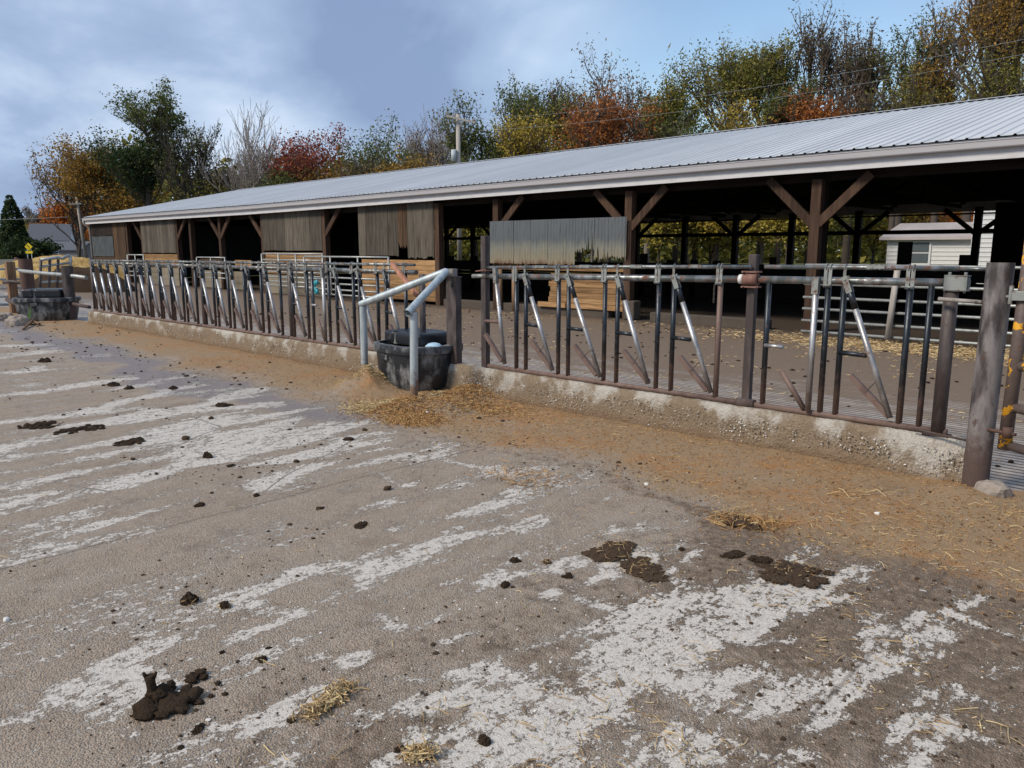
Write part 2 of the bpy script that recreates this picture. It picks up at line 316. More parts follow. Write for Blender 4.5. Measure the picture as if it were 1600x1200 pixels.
k = NT('field_grass', .95, 0, .1); w = k.world(); nb = k.noise(w, .25, 6, .6); M['field_grass'] = k.out(k.mix(nb, (.055, .075, .022), (.13, .11, .045)), .95)
k.bump(k.noise(w, 6, 4), .7, .1)
k = NT('dung', .95, 0, .08); w = k.world(); nb = k.noise(w, 60, 4, .7)
M['dung'] = k.out(k.mix(nb, (.026, .017, .011), (.08, .055, .036)), .95); k.bump(nb, 1, .02)
k = NT('dry_dung', .9, 0, .2); w = k.world(); nb = k.noise(w, 70, 4, .7); M['dry_dung'] = k.out(k.mix(nb, (.04, .027, .017), (.13, .085, .05)), .95); k.bump(nb, 1, .02)
k = NT('straw', .7, 0, .3); M['straw'] = k.out(k.ramp(k.isl(), [(0, (.20, .12, .05)), (.5, (.42, .29, .13)), (1, (.66, .52, .28))]), .7)
k = NT('feed_litter', .85, 0, .2); M['feed_litter'] = k.out(k.ramp(k.isl(), [(0, (.15, .075, .03)), (.5, (.36, .19, .07)), (1, (.52, .35, .15))]), .8)
k = NT('straw_pile', .9, 0, .1); w = k.world(); nb = k.noise(w, 3.5, 6, .75); M['straw_pile'] = k.out(k.ramp(nb, [(.25, (.16, .095, .035)), (.5, (.50, .34, .13)), (.75, (.68, .52, .26))]), .9); k.bump(nb, 1, .15)
k = NT('rock', .9, 0, .2); w = k.world(); nb = k.noise(w, 14, 6, .7); M['rock'] = k.out(k.mix(nb, (.17, .13, .10), (.46, .41, .35)), .9); k.bump(nb, .8, .02)

def leafmat(name, stops, trans=.35):
    k = NT(name, .7, 0, .2); c = k.ramp(k.isl(), stops); k.out(c, .65)
    tr = k.n('ShaderNodeBsdfTranslucent'); k.ln(c, tr.inputs[0]); ms = k.n('ShaderNodeMixShader'); ms.inputs[0].default_value = trans
    o = [q for q in k.t.nodes if q.type == 'OUTPUT_MATERIAL'][0]
    k.ln(k.b.outputs[0], ms.inputs[1]); k.ln(tr.outputs[0], ms.inputs[2]); k.ln(ms.outputs[0], o.inputs[0]); M[name] = k.m
leafmat('leaf_green', [(0, (.045, .065, .022)), (.5, (.115, .145, .04)), (1, (.25, .26, .08))])
leafmat('leaf_darkgreen', [(0, (0.019, 0.039, 0.019)), (.6, (0.046, 0.078, 0.028)), (1, (0.109, 0.139, 0.046))])
leafmat('leaf_olive', [(0, (0.070, 0.078, 0.019)), (.5, (0.186, 0.186, 0.039)), (1, (0.388, 0.326, 0.078))])
leafmat('leaf_yellow', [(0, (0.139, 0.124, 0.023)), (.5, (0.419, 0.310, 0.046)), (1, (0.744, 0.558, 0.109))])
leafmat('leaf_ochre', [(0, (0.109, 0.070, 0.019)), (.5, (0.326, 0.194, 0.039)), (1, (0.558, 0.326, 0.078))])
leafmat('leaf_orange', [(0, (0.196, 0.063, 0.014)), (.5, (0.575, 0.172, 0.025)), (1, (0.782, 0.322, 0.046))])
leafmat('leaf_redorange', [(0, (.13, .05, .02)), (.5, (.40, .13, .035)), (1, (.55, .24, .07))]) if True else leafmat('x', [(0, (0.220, 0.044, 0.017)), (.5, (0.572, 0.110, 0.028)), (1, (0.748, 0.220, 0.055))])
leafmat('leaf_red', [(0, (.10, .025, .02)), (.5, (.30, .07, .045)), (1, (.46, .17, .09))])
leafmat('leaf_brown', [(0, (.06, .045, .03)), (.5, (.15, .115, .06)), (1, (.30, .23, .12))])
leafmat('leaf_lityellow', [(0, (.22, .19, .03)), (.5, (.52, .42, .07)), (1, (.72, .58, .14))])  # brighter copy of the yellow leaf, offsetting the shade on bushes behind the barn
leafmat('leaf_litolive', [(0, (.12, .13, .03)), (.5, (.30, .30, .07)), (1, (.50, .45, .12))])  # olive leaf lightened likewise, light put into the colour of shaded bushes
leafmat('leaf_weed', [(0, (0.030, 0.090, 0.012)), (1, (0.100, 0.220, 0.040))], .2)

# ------------------------------------------------------------------ mesh helpers
class MB:
    def __init__(s): s.v = []; s.f = []; s.sm = []
    def add(s, vs, fs, smooth=False):
        o = len(s.v); s.v += [tuple(map(float, q)) for q in vs]; s.f += [tuple(i + o for i in q) for q in fs]; s.sm += [smooth] * len(fs); return s
    def box(s, x0, x1, y0, y1, z0, z1):
        v = [(x, y, z) for z in (z0, z1) for y in (y0, y1) for x in (x0, x1)]
        return s.add(v, [(0, 2, 3, 1), (4, 5, 7, 6), (0, 1, 5, 4), (1, 3, 7, 5), (3, 2, 6, 7), (2, 0, 4, 6)])
    def beam(s, a, b, w, h, up=(0, 0, 1)):
        a = np.array(a, float); b = np.array(b, float); d = b - a; d /= np.linalg.norm(d); u = np.array(up, float)
        if abs(d @ u) > .98: u = np.array((0, 1., 0))
        r = np.cross(d, u); r /= np.linalg.norm(r); u = np.cross(r, d); v = []
        for p in (a, b):
            for i, j in ((-1, -1), (1, -1), (1, 1), (-1, 1)): v.append(p + r * i * w / 2 + u * j * h / 2)
        return s.add(v, [(3, 2, 1, 0), (4, 5, 6, 7), (0, 1, 5, 4), (1, 2, 6, 5), (2, 3, 7, 6), (3, 0, 4, 7)])
    def tube(s, pts, r, n=10, caps=True, hollow=False):
        pts = [np.array(p, float) for p in pts]; rs = r if isinstance(r, (list, tuple)) else [r] * len(pts); v = []; f = []
        prev = None
        for i, p in enumerate(pts):
            d = pts[min(i + 1, len(pts) - 1)] - pts[max(i - 1, 0)]; d /= np.linalg.norm(d) + 1e-9
            if prev is None: u = np.array((0, 0, 1.)) if abs(d[2]) < .9 else np.array((1., 0, 0))
            else: u = prev
            a = np.cross(d, u); a /= np.linalg.norm(a) + 1e-9; u = np.cross(a, d); prev = u
            for j in range(n):
                t = 2 * math.pi * j / n; v.append(p + rs[i] * (a * math.cos(t) + u * math.sin(t)))
        for i in range(len(pts) - 1):
            for j in range(n): f.append((i * n + j, i * n + (j + 1) % n, (i + 1) * n + (j + 1) % n, (i + 1) * n + j))
        s.add(v, f, n > 5)
        o = len(s.v) - len(v)
        if caps:
            s.f.append(tuple(o + j for j in reversed(range(n)))); s.f.append(tuple(o + (len(pts) - 1) * n + j for j in range(n))); s.sm += [False, False]
        return s
    def lathe(s, c, prof, n=20, sx=1, sy=1, pw=2.0):
        v = []; f = []
        for r, z in prof:
            for j in range(n):
                t = 2 * math.pi * j / n; ct, st = math.cos(t), math.sin(t)
                v.append((c[0] + sx * r * math.copysign(abs(ct) ** (2 / pw), ct), c[1] + sy * r * math.copysign(abs(st) ** (2 / pw), st), c[2] + z))
        for i in range(len(prof) - 1):
            for j in range(n): f.append((i * n + j, i * n + (j + 1) % n, (i + 1) * n + (j + 1) % n, (i + 1) * n + j))
        s.add(v, f, True); o = len(s.v) - len(v)
        s.f.append(tuple(o + j for j in reversed(range(n)))); s.f.append(tuple(o + (len(prof) - 1) * n + j for j in range(n))); s.sm += [False, False]
        return s
    def build(s, name, mat, parent=None, loc=None, bevel=0, kind=None, angle=None):
        me = bpy.data.meshes.new(name)
        org = np.zeros(3)
        if loc is None and parent is None and s.v:
            a = np.array(s.v); org = np.array([(a[:, 0].min() + a[:, 0].max()) / 2, (a[:, 1].min() + a[:, 1].max()) / 2, a[:, 2].min()])
        vv = (np.array(s.v) - org).tolist() if org.any() else s.v
        me.from_pydata(vv, [], s.f); me.polygons.foreach_set('use_smooth', s.sm); me.materials.append(M[mat]); me.update()
        if angle: me.set_sharp_from_angle(angle=R(angle))
        o = bpy.data.objects.new(name, me); C.objects.link(o)
        if org.any(): o.location = org
        if loc is not None: o.location = loc
        if parent is not None:
            o.parent = parent; bpy_inv(o, parent) if loc is None else None
        if bevel:
            m = o.modifiers.new('bevel', 'BEVEL'); m.width = bevel; m.segments = 2; m.limit_method = 'ANGLE'
        if kind: o['kind'] = kind
        return o
def bpy_inv(o, parent):
    T = Matrix.Identity(4); chain = []; q = parent
    while q is not None:
        chain.append(q); q = q.parent
    for q in reversed(chain): T = T @ q.matrix_parent_inverse @ Matrix.LocRotScale(q.location, q.rotation_euler, q.scale)
    o.matrix_parent_inverse = T.inverted()
def tag(o, label, cat, group=None):
    o['label'] = label; o['category'] = cat
    if group: o['group'] = group
    return o
def thing(name, loc, label, cat, group=None):
    o = bpy.data.objects.new(name, None); C.objects.link(o); o.location = tuple(map(float, loc)); o.empty_display_size = .2
    return tag(o, label, cat, group)
def nmesh(name, verts, faces, mat, parent=None, kind=None, smooth=False, loc=None):
    me = bpy.data.meshes.new(name); verts = np.asarray(verts, np.float32); faces = np.asarray(faces, np.int32)
    me.vertices.add(len(verts)); me.vertices.foreach_set('co', verts.ravel())
    k = faces.shape[1]; me.loops.add(faces.size); me.loops.foreach_set('vertex_index', faces.ravel())
    me.polygons.add(len(faces)); me.polygons.foreach_set('loop_start', np.arange(0, faces.size, k, dtype=np.int32))
    me.polygons.foreach_set('use_smooth', np.full(len(faces), smooth)); me.materials.append(M[mat]); me.update(calc_edges=True); me.validate()
    o = bpy.data.objects.new(name, me); C.objects.link(o)
    if loc is not None: o.location = loc
    if parent is not None: o.parent = parent
    if kind: o['kind'] = kind
    return o
# numpy value noise
def vnoise(x, y, seed=0):
    xi = np.floor(x).astype(np.int64); yi = np.floor(y).astype(np.int64); xf = x - xi; yf = y - yi
    u = xf * xf * (3 - 2 * xf); v = yf * yf * (3 - 2 * yf)
    def h(a, b):
        n = (a * 374761393 + b * 668265263 + seed * 1442695041) & 0xffffffff
        n = ((n ^ (n >> 13)) * 1274126177) & 0xffffffff; return ((n ^ (n >> 16)) & 0xffff) / 65535.
    return (h(xi, yi) * (1 - u) + h(xi + 1, yi) * u) * (1 - v) + (h(xi, yi + 1) * (1 - u) + h(xi + 1, yi + 1) * u) * v
def fbm(x, y, o=4, seed=0, g=.5):
    a = 1.; t = 0.; s = 0.
    for i in range(o): t = t + a * vnoise(x, y, seed + i * 17); s += a; a *= g; x = x * 2.03; y = y * 2.03
    return t / s

# ------------------------------------------------------------------ ground
def ptseg(X, Y, a, b):
    ax, ay = a; bx, by = b; dx, dy = bx - ax, by - ay; t = np.clip(((X - ax) * dx + (Y - ay) * dy) / (dx * dx + dy * dy + 1e-9), 0, 1)
    return np.hypot(X - ax - t * dx, Y - ay - t * dy)
def gp(x, y): q = onZ(x, y); return (q[0], q[1])
# worn streaks of bare concrete: ends and half width (m)
STREAKS = [((1060, 1028), (1230, 918), .055), ((1150, 1000), (1320, 890), .05), ((1075, 1075), (1200, 1060), .06), ((1190, 1100), (1390, 1040), .07), ((1290, 1100), (1380, 1030), .055),
 ((790, 1165), (960, 1165), .09), ((880, 1110), (960, 1120), .06), ((1060, 1170), (1200, 1190), .07), ((910, 985), (1110, 925), .055), ((1050, 910), (1150, 935), .05), ((830, 1010), (1000, 950), .035),
 ((720, 895), (1000, 820), .05), ((770, 905), (960, 860), .06), ((650, 865), (830, 810), .04), ((820, 885), (900, 845), .05), ((930, 870), (1010, 880), .05), ((620, 830), (780, 780), .04), ((510, 820), (600, 790), .035), ((560, 800), (720, 760), .05),
 ((740, 790), (800, 770), .03), ((400, 760), (560, 700), .05), ((180, 760), (300, 720), .04), ((0, 772), (110, 742), .07), ((0, 700), (240, 640), .07), ((10, 790), (80, 770), .02), ((0, 660), (140, 640), .07), ((180, 660), (420, 630), .10),
 ((280, 690), (540, 690), .22), ((280, 660), (420, 650), .16), ((330, 720), (520, 710), .06), ((350, 730), (600, 700), .04), ((150, 640), (330, 590), .05), ((300, 640), (400, 610), .08), ((0, 620), (200, 590), .10), ((180, 610), (330, 585), .07), ((0, 560), (80, 550), .14), ((0, 590), (60, 575), .08), ((0, 540), (60, 540), .12),
 ((110, 1075), (190, 1055), .045), ((160, 1040), (230, 1010), .05), ((160, 1110), (240, 1075), .05), ((190, 1140), (215, 1150), .025), ((360, 1000), (440, 970), .03), ((375, 930), (560, 880), .022), ((440, 910), (620, 850), .022), ((470, 900), (590, 890), .05), ((370, 940), (450, 960), .035),
 ((590, 960), (630, 985), .04), ((480, 1030), (560, 1025), .03), ((550, 1125), (680, 1095), .045), ((640, 1060), (780, 1050), .04), ((720, 1080), (780, 1110), .05), ((1040, 900), (1090, 860), .02), ((970, 1015), (1010, 985), .05), ((640, 590), (700, 620), .0), ((1330, 975), (1380, 960), .05), ((1420, 1000), (1470, 990), .03), ((1480, 960), (1600, 1000), .025),
 ((1500, 1080), (1560, 1110), .03), ((1460, 1130), (1560, 1170), .03), ((1400, 1100), (1440, 1080), .035), ((1250, 1140), (1330, 1120), .03), ((760, 1090), (830, 1080), .03), ((1540, 1060), (1600, 1040), .025), ((1340, 1150), (1420, 1120), .035), ((1180, 1010), (1240, 1000), .02), ((1250, 955), (1330, 935), .03), ((1380, 985), (1440, 960), .03), ((1100, 850), (1180, 870), .015), ((930, 1060), (990, 1040), .03), ((1500, 950), (1560, 930), .02), ((1400, 930), (1480, 920), .02), ((700, 1000), (780, 980), .02), ((900, 930), (960, 960), .02), ((680, 880), (740, 865), .02), ((1000, 990), (1060, 1015), .02), ((560, 905), (700, 860), .03), ((600, 940), (720, 905), .025), ((700, 830), (840, 790), .03), ((440, 850), (540, 820), .025), ((860, 930), (960, 895), .03), ((230, 800), (330, 775), .03), ((120, 830), (220, 805), .02), ((30, 860), (90, 850), .02), ((640, 990), (700, 960), .02), ((590, 740), (640, 760), .04), ((700, 720), (800, 740), .03), ((860, 800), (1000, 850), .0)]
HEAPS = [(gp(640, 640), .45, .10), (gp(575, 608), .42, .22), (gp(735, 625), .40, .15), (gp(690, 645), .4, .08), (gp(1500, 775), .3, .04)]
def masks(X, Y):
    bare = np.zeros_like(X)
    for a, b, wd in STREAKS:
        if wd <= 0: continue
        wd *= 1.65 if (a[0] < 1000 and a[1] < 960) else 1.15
        A, B = gp(*a), gp(*b); d = ptseg(X, Y, A, B) / wd; bare = np.maximum(bare, .70 * np.exp(-(d ** 2) * .42))
    st = fbm(X * 5 + 3, Y * 1.5, 4, 5); bare = bare + np.clip((st - .48) * 2.6, -.25, .45) * (Y < 5)
    bare = bare + np.clip((fbm(X * 7, Y * 4.2, 5, 6) - .57) * 4.5, 0, .38) * np.clip((X + 3.1) / 1.0, 0, 1) * (Y < 4.2)
    bare = bare + .24 * np.clip((fbm(X * 1.3 + 8, Y * .7, 3, 14) - .38) * 4, 0, 1) * (X < -1.2) * (Y < 5)
    n = fbm(X * 1.1, Y * 1.1, 4, 9)
    edge = 6.0 - (1.30 + .55 * (n - .5) * 2 + np.where(X > -4.2, (X + 4.2) * .16, 0) - np.where(X < -9, np.minimum((-9 - X) * .02, .25), 0))   # litter band in front of the curb
    feed = 1 / (1 + np.exp(-(Y - edge) * 5.5)) * (X > -26)
    feed = feed * (.55 + .7 * fbm(X * 2.5, Y * 2.5, 3, 12))
    wx = np.exp(-((Y - edge + .55) / .42) ** 2) * np.clip((-X - 5.2) / 1.5, 0, 1)
    wx = np.maximum(wx, np.exp(-((Y - 5.9) / .12) ** 2) * .7)
    dung = .24 + .75 * fbm(X * 1.6, Y * 1.6, 4, 21) * np.clip((X + 3.3 - Y * .10) / 1.3, 0, 1) - .1 * np.clip((-X - 2) / 3, 0, 1)
    dung = dung + .3 * np.clip((X + 3.2) / 1.2, 0, 1) * np.clip((Y - 2.0) / 1, 0, 1) * (fbm(X * 3, Y * 3, 3, 23) - .2)
    dung = np.where(Y < 1.0, dung - .05, dung); bare = bare * (1 - .95 * np.clip(feed * 1.3, 0, 1))
    # boundary line of dung scraped beside the litter
    dung = dung + .35 * np.exp(-((Y - edge + .15) / .18) ** 2)
    return np.clip(bare, 0, .82), np.clip(feed, 0, 1), np.clip(wx, 0, 1), np.clip(dung, 0, 1), edge
def gh(X, Y):
    b, f, w_, d, e_ = masks(X, Y)
    h = .012 * (fbm(X * 9, Y * 9, 4, 30) - .5) * (1 - b) + .03 * np.clip(d - .45, 0, 1) * (fbm(X * 22, Y * 22, 3, 38) - .3) * (1 - b) + .014 * (fbm(X * 1.2, Y * 1.2, 3, 31) - .5) + .006 * d * (1 - b)
    h = h + f * (.022 * fbm(X * 6, Y * 6, 4, 33))
    for (hx, hy), r, amp in HEAPS:
        h = h + amp * np.exp(-((X - hx) ** 2 + (Y - hy) ** 2) / (r * r) * 2.2) * (.55 + .9 * fbm(X * 7, Y * 7, 4, 35))
    h = h * np.clip((6.12 - Y) / .05, 0, 1)
    return h
def gh1(x, y): return float(gh(np.array([x]), np.array([y]))[0])
def axis(lo, hi, fine, flo, fhi, grow=1.06, mx=3.0):
    a = list(np.arange(flo, fhi, fine)); s = fine; v = a[-1]
    while v < hi: s = min(s * grow, mx); v += s; a.append(min(v, hi))
    s = fine; v = flo; pre = []
    while v > lo: s = min(s * grow, mx); v -= s; pre.append(max(v, lo))
    return np.array(sorted(set(pre[::-1] + a)))
xs = axis(-45, 12, .022, -6.5, .4, 1.02, .12); ys = axis(-8, 6.13, .022, .4, 6.12, 1.05, .3)
XX, YY = np.meshgrid(xs, ys); b_, f_, w_, d_, _ = masks(XX, YY); ZZ = gh(XX, YY)
nx, ny = len(xs), len(ys); ii, jj = np.meshgrid(np.arange(nx - 1), np.arange(ny - 1)); a0 = (jj * nx + ii).ravel()
yard = nmesh('yard', np.stack([XX, YY, ZZ], -1).reshape(-1, 3), np.stack([a0, a0 + 1, a0 + nx + 1, a0 + nx], 1), 'yard_concrete', kind='structure', smooth=True)
ca = yard.data.attributes.new('mask', 'FLOAT_COLOR', 'POINT'); ca.data.foreach_set('color', np.stack([b_, f_, w_, d_], -1).astype(np.float32).ravel())
def sheet(name, x0, x1, y0, y1, z, mat, kind='structure'):
    return MB().add([(x0, y0, z), (x1, y0, z), (x1, y1, z), (x0, y1, z)], [(0, 1, 2, 3)]).build(name, mat, loc=(0, 0, 0), kind=kind)
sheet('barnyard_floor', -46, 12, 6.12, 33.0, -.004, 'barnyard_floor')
g_ = MB().add([(-1500, -1500, -.035), (1500, -1500, -.035), (1500, 1500, -.035), (-1500, 1500, -.035)], [(0, 1, 2, 3)]).build('ground', 'field_grass', loc=(0, 0, 0), kind='structure')
rd = atD(45, 95); sheet('road', -200, -95, -200, 300, -.02, 'asphalt')

# ------------------------------------------------------------------ curb
def zc(X): return .27 + .045 * min(1, max(0, (X + 19) / 12))          # top of curb
def rail(X): return float(np.interp(X, [-18.8, -7.4, -6.3, -3.0, -1.5], [1.36, 1.375, 1.355, 1.405, 1.42]))
def rod(X): return float(np.interp(X, [-18.8, -7.4, -6.3, -4.8, -2.6, -1.0], [1.41, 1.465, 1.45, 1.48, 1.515, 1.52]))
def curb(x0, x1, label, step=.03):
    t = thing('concrete_curb', ((x0 + x1) / 2, 6.1, 0), label, 'curb')
    X = np.arange(x0, x1 + step / 2, step); prof = [(6.0, -.05), (5.99, 0), (5.985, .04), (5.985, .08), (5.99, .12), (5.99, .16), (5.995, .20), (6.0, .24), (6.005, .27), (6.015, 1.), (6.04, 1.01), (6.10, 1.01), (6.18, 1.005), (6.205, 1.), (6.215, .2), (6.22, -.05)]
    V = []
    for i, x in enumerate(X):
        top = zc(x); e0 = min(1, (x1 - x) / .12) if x1 > -2 else 1
        for j, (y, z) in enumerate(prof):
            zz = z if z < .9 else top + (z - 1); zz = min(zz, top) if z < .9 else zz
            n = fbm(np.array([x * 5.]), np.array([zz * 9. + y]), 4, 50)[0] - .5; n2 = fbm(np.array([x * 24.]), np.array([zz * 24.]), 3, 51)[0] - .5
            dy = -(n * .045 + n2 * .016) * (1 if y < 6.1 else -.5); 
            if z < .13: dy -= .035 * max(0, .6 - n * 3) * (1 - z / .13) * .6
            if z > .9: zz += n2 * .012 + n * .012
            V.append((x, y + dy, zz * (.75 + .25 * e0) if e0 < 1 else zz))
    n = len(prof); F = [(i * n + j, (i + 1) * n + j, (i + 1) * n + j + 1, i * n + j + 1) for i in range(len(X) - 1) for j in range(n - 1)]
    m = MB().add(V, F, True); m.f += [tuple(range(n)), tuple((len(X) - 1) * n + j for j in reversed(range(n)))]; m.sm += [False, False]
    m.build('curb_body', 'curb_concrete', t)
    return t
ico = None
def ico_verts(sub=1):
    bm = bmesh.new(); bmesh.ops.create_icosphere(bm, subdivisions=sub, radius=1); bm.verts.ensure_lookup_table()
    v = np.array([q.co[:] for q in bm.verts]); f = np.array([[q.index for q in fc.verts] for fc in bm.faces]); bm.free(); return v, f
IV, IF = ico_verts(1); IV2, IF2 = ico_verts(2); IV3, IF3 = ico_verts(3)
def lumps(pos, rad, flat_=.7, jit=.25, V=None, F=None):
    V = IV if V is None else V; F = IF if F is None else F
    n = len(pos); rad = np.asarray(rad); sc = rad[:, None] * rng.uniform(.65, 1.3, (n, 3)); sc[:, 2] *= flat_
    th = rng.uniform(0, 6.28, n); c, s = np.cos(th), np.sin(th)
    v = V[None] * (1 + rng.uniform(-jit, jit, (n, len(V), 1))); v = v * sc[:, None, :]
    x = v[..., 0] * c[:, None] - v[..., 1] * s[:, None]; y = v[..., 0] * s[:, None] + v[..., 1] * c[:, None]
    v = np.stack([x, y, v[..., 2]], -1) + np.asarray(pos)[:, None, :]
    f = F[None] + (np.arange(n) * len(V))[:, None, None]; return v.reshape(-1, 3), f.reshape(-1, 3)
def aggregate(t, x0, x1, n, lo=.004, hi=.009):
    x = rng.uniform(x0, x1, n); z = rng.beta(1.6, 2.2, n) * .27 + .02
    dens = fbm(x * 3, z * 6, 3, 61); ok = rng.random(n) < np.clip((dens - .38) * 4, .06, 1); x, z = x[ok], z[ok]
    y = np.full(len(x), 5.982) + rng.uniform(-.012, .010, len(x))
    v, f = lumps(np.stack([x, y, z], 1), rng.uniform(lo, hi, len(x)), .9)
    o = nmesh('exposed_aggregate', v, f, 'pebble', kind='stuff'); o.parent = t; bpy_inv(o, t)
c1 = curb(-19.0, -7.65, 'long left concrete curb under the far row of headlock stalls, worn and mud stained', .045)
aggregate(c1, -18.8, -7.7, 1300, .005, .010)
c2 = curb(-7.64, -1.27, 'near concrete curb with exposed pebbles and broken whitish right end', .028)
aggregate(c2, -6.5, -1.3, 2600, .003, .0085)

# ------------------------------------------------------------------ headlock panels
YF = 6.08
def headlock(x0, x1, slots, label, closed=(), cap=None, sp=.61, clampend=None):
    t = thing('headlock_panel', ((x0 + x1) / 2, YF, zc(x0)), label, 'headlock panel', 'self-locking feed panels standing on the curb')
    def P(m, name, mat): return m.build(name, mat, t)
    zb = lambda x: zc(x) + .032
    P(MB().tube([(x0, YF, zb(x0)), ((x0 + x1) / 2, YF, zb((x0 + x1) / 2)), (x1, YF, zb(x1))], .026, 10), 'bottom_rail', 'low_brown_steel')
    P(MB().tube([(x0, YF, rail(x0)), ((x0 + x1) / 2, YF, rail((x0 + x1) / 2)), (x1, YF, rail(x1))], .029, 12), 'top_rail', 'rail_steel')
    rx0, rx1 = x0 + .08, x1 - .02
    P(MB().tube([(rx0, YF - .01, rod(rx0)), ((rx0 + rx1) / 2, YF - .01, rod((rx0 + rx1) / 2)), (rx1, YF - .01, rod(rx1))], .018, 10), 'release_rod', 'rail_steel')
    ks = sp / .61
    def upright(x, r=.023, mat='upright_steel'): P(MB().tube([(x, YF, zb(x) + .015), (x, YF, rail(x) - .02)], r, 10), 'upright', mat)
    def hanger(x, dx=0):       # paired plates carrying the release rod
        m = MB()
        for s in (-1, 1): m.beam((x + s * .017, YF - .030, rail(x) - .05), (x + s * .017 + dx, YF - .026, rod(x) - .005), .026, .005, (0, 1, 0))
        m.tube([(x - .03, YF - .04, rail(x) - .035), (x + .03, YF - .04, rail(x) - .035)], .007, 6)
        for s in (-1, 1):
            c_ = (x + s * .017 + dx, YF - .01, rod(x)); pts = [(c_[0], c_[1] + .026 * math.cos(a), c_[2] + .026 * math.sin(a)) for a in np.linspace(0, 6.28, 11)]
            m.tube(pts, .005, 5, False)
        P(m, 'hanger', 'plate_steel')
    for xs_ in slots:
        top = rail(xs_)
        if xs_ in closed:
            upright(xs_ - .06 * ks); upright(xs_ + .42 * ks)
            hanger(xs_ + .42 * ks)
            q = MB().tube([(xs_ + .34 * ks, YF - .04, top - .05), (xs_ + .34 * ks, YF - .04, zb(xs_) + .02)], .024, 10); P(q, 'swing_bar', 'polished_steel')
            P(MB().beam((xs_ + .34 * ks, YF - .045, top + .03), (xs_ + .34 * ks, YF - .045, top - .1), .05, .045, (0, 1, 0)), 'lock_plate', 'plate_steel')
            P(MB().tube([(xs_ + .1 * ks, YF - .02, .66), (xs_ + .3 * ks, YF - .02, zb(xs_) + .03)], .022, 10), 'lower_bar', 'low_brown_steel')
            P(MB().tube([(xs_ - .06 * ks, YF - .015, .865), (xs_ + .1 * ks, YF - .03, .862)], .017, 8), 'stop_bar', 'polished_steel')
            continue
        upright(xs_ - .05 * ks); upright(xs_ + .415 * ks)
        hanger(xs_ + .415 * ks); 
        m = MB(); m.beam((xs_ - .045 * ks, YF - .03, top + .0), (xs_ - .045 * ks, YF - .025, rod(xs_) + .01), .022, .005, (0, 1, 0))
        m.tube([(xs_ - .045 * ks, YF - .01 + .024 * math.cos(a), rod(xs_) + .024 * math.sin(a)) for a in np.linspace(0, 6.28, 11)], .005, 5, False); P(m, 'rod_hook', 'plate_steel')
        jt = random.uniform(-.03, .02)
        a = np.array((xs_ - .035 * ks, YF - .042, top + .035)); b = np.array((xs_ + .375 * ks + jt, YF - .03, zb(xs_) + .055))
        d = (b - a) / np.linalg.norm(b - a)
        P(MB().tube([a + d * .10, a + d * .26], .0235, 10), 'swing_bar_sleeve', 'upright_steel')
        P(MB().tube([a + d * .24, b], .0225, 10), 'swing_bar', 'polished_steel')
        m = MB()
        for s in (-1, 1):
            oo = np.array((0, s * .022, 0)); m.beam(a + oo, a + oo + d * .13, .045, .006, (0, 1, 0))
        m.tube([a + d * .02 + np.array((0, -.034, 0)), a + d * .02 + np.array((0, .034, 0))], .010, 8); P(m, 'pivot_plate', 'plate_steel')
        lt = np.array((xs_ + .05 * ks, YF - .02, .69)); lb = np.array((xs_ + .345 * ks, YF - .02, zb(xs_) + .07))
        P(MB().beam(lt, lb, .042, .04, (0, 1, 0)), 'lower_bar', 'low_brown_steel')
        P(MB().tube([lt + (lb - lt) * .42 + np.array((0, -.02, 0)), a + d * .73 * np.linalg.norm(b - a)], .0045, 5), 'spring_rod', 'chain')
        sx_ = xs_ + .16 * ks
        P(MB().tube([(xs_ - .05 * ks, YF - .015, .86), (sx_ + .0, YF - .035, .857)], .0185, 10), 'stop_bar', 'upright_steel')
        # spring latch on the release rod between the hangers
        cx_ = xs_ + .17 * ks; zr = rod(cx_); m = MB()
        for s in (-1, 1): m.beam((cx_ - .06, YF - .012 + s * .024, zr + .006), (cx_ + .07, YF - .012 + s * .024, zr + .006), .005, .024, (0, 0, 1))
        for q in (-.045, 0, .035): m.beam((cx_ + q, YF - .038, zr + .005), (cx_ + q, YF + .014, zr + .005), .007, .034)
        P(m, 'latch', 'plate_steel')
    if clampend is not None:
        x = clampend; z = rail(x); m = MB(); m.tube([(x - .10, YF - .0, z), (x + .045, YF, z)], .042, 14)
        m.build('end_clamp', 'plate_steel', t)
        m = MB(); m.box(x - .1, x + .045, YF - .06, YF - .052, z - .055, z + .055); m.box(x - .1, x + .045, YF - .06, YF + .05, z + .045, z + .052); m.box(x - .1, x + .045, YF - .06, YF + .05, z - .056, z - .048)
        for q in (-.075, .025):
            m.tube([(x + q, YF - .02, z + .05), (x + q, YF - .02, z + .075)], .012, 6); m.tube([(x + q, YF - .02, z - .05), (x + q, YF - .02, z - .07)], .009, 6)
        m.build('clamp_flange', 'plate_steel', t, bevel=.002)
    return t
LS = [[-18.57, -18.12, -17.68, -17.17, -16.64], [-15.97, -15.46, -14.96, -14.45, -13.9], [-13.22, -12.68, -12.13, -11.58, -11.0], [-10.25, -9.70, -9.1, -8.56, -7.98]]
LB = [(-18.8, -16.12), (-16.1, -13.38), (-13.36, -10.44), (-10.42, -7.4)]
ord_ = ['farthest five-stall steel headlock panel, at the far left end of the long curb', 'second headlock panel from the far end, five open stalls above the long curb',
        'third headlock panel from the far end, in front of the grey clad barn wall', 'headlock panel just left of the pipe guard and black waterer, one stall locked shut']
for i, (sl, (a, b)) in enumerate(zip(LS, LB)): headlock(a, b, sl, ord_[i], closed=(-9.70,) if i == 3 else (), sp=.53)
p5 = headlock(-6.25, -3.0, [-5.53, -4.94, -4.33, -3.71], 'headlock panel with four stalls between the tall rusty post and the near middle post', sp=.60)
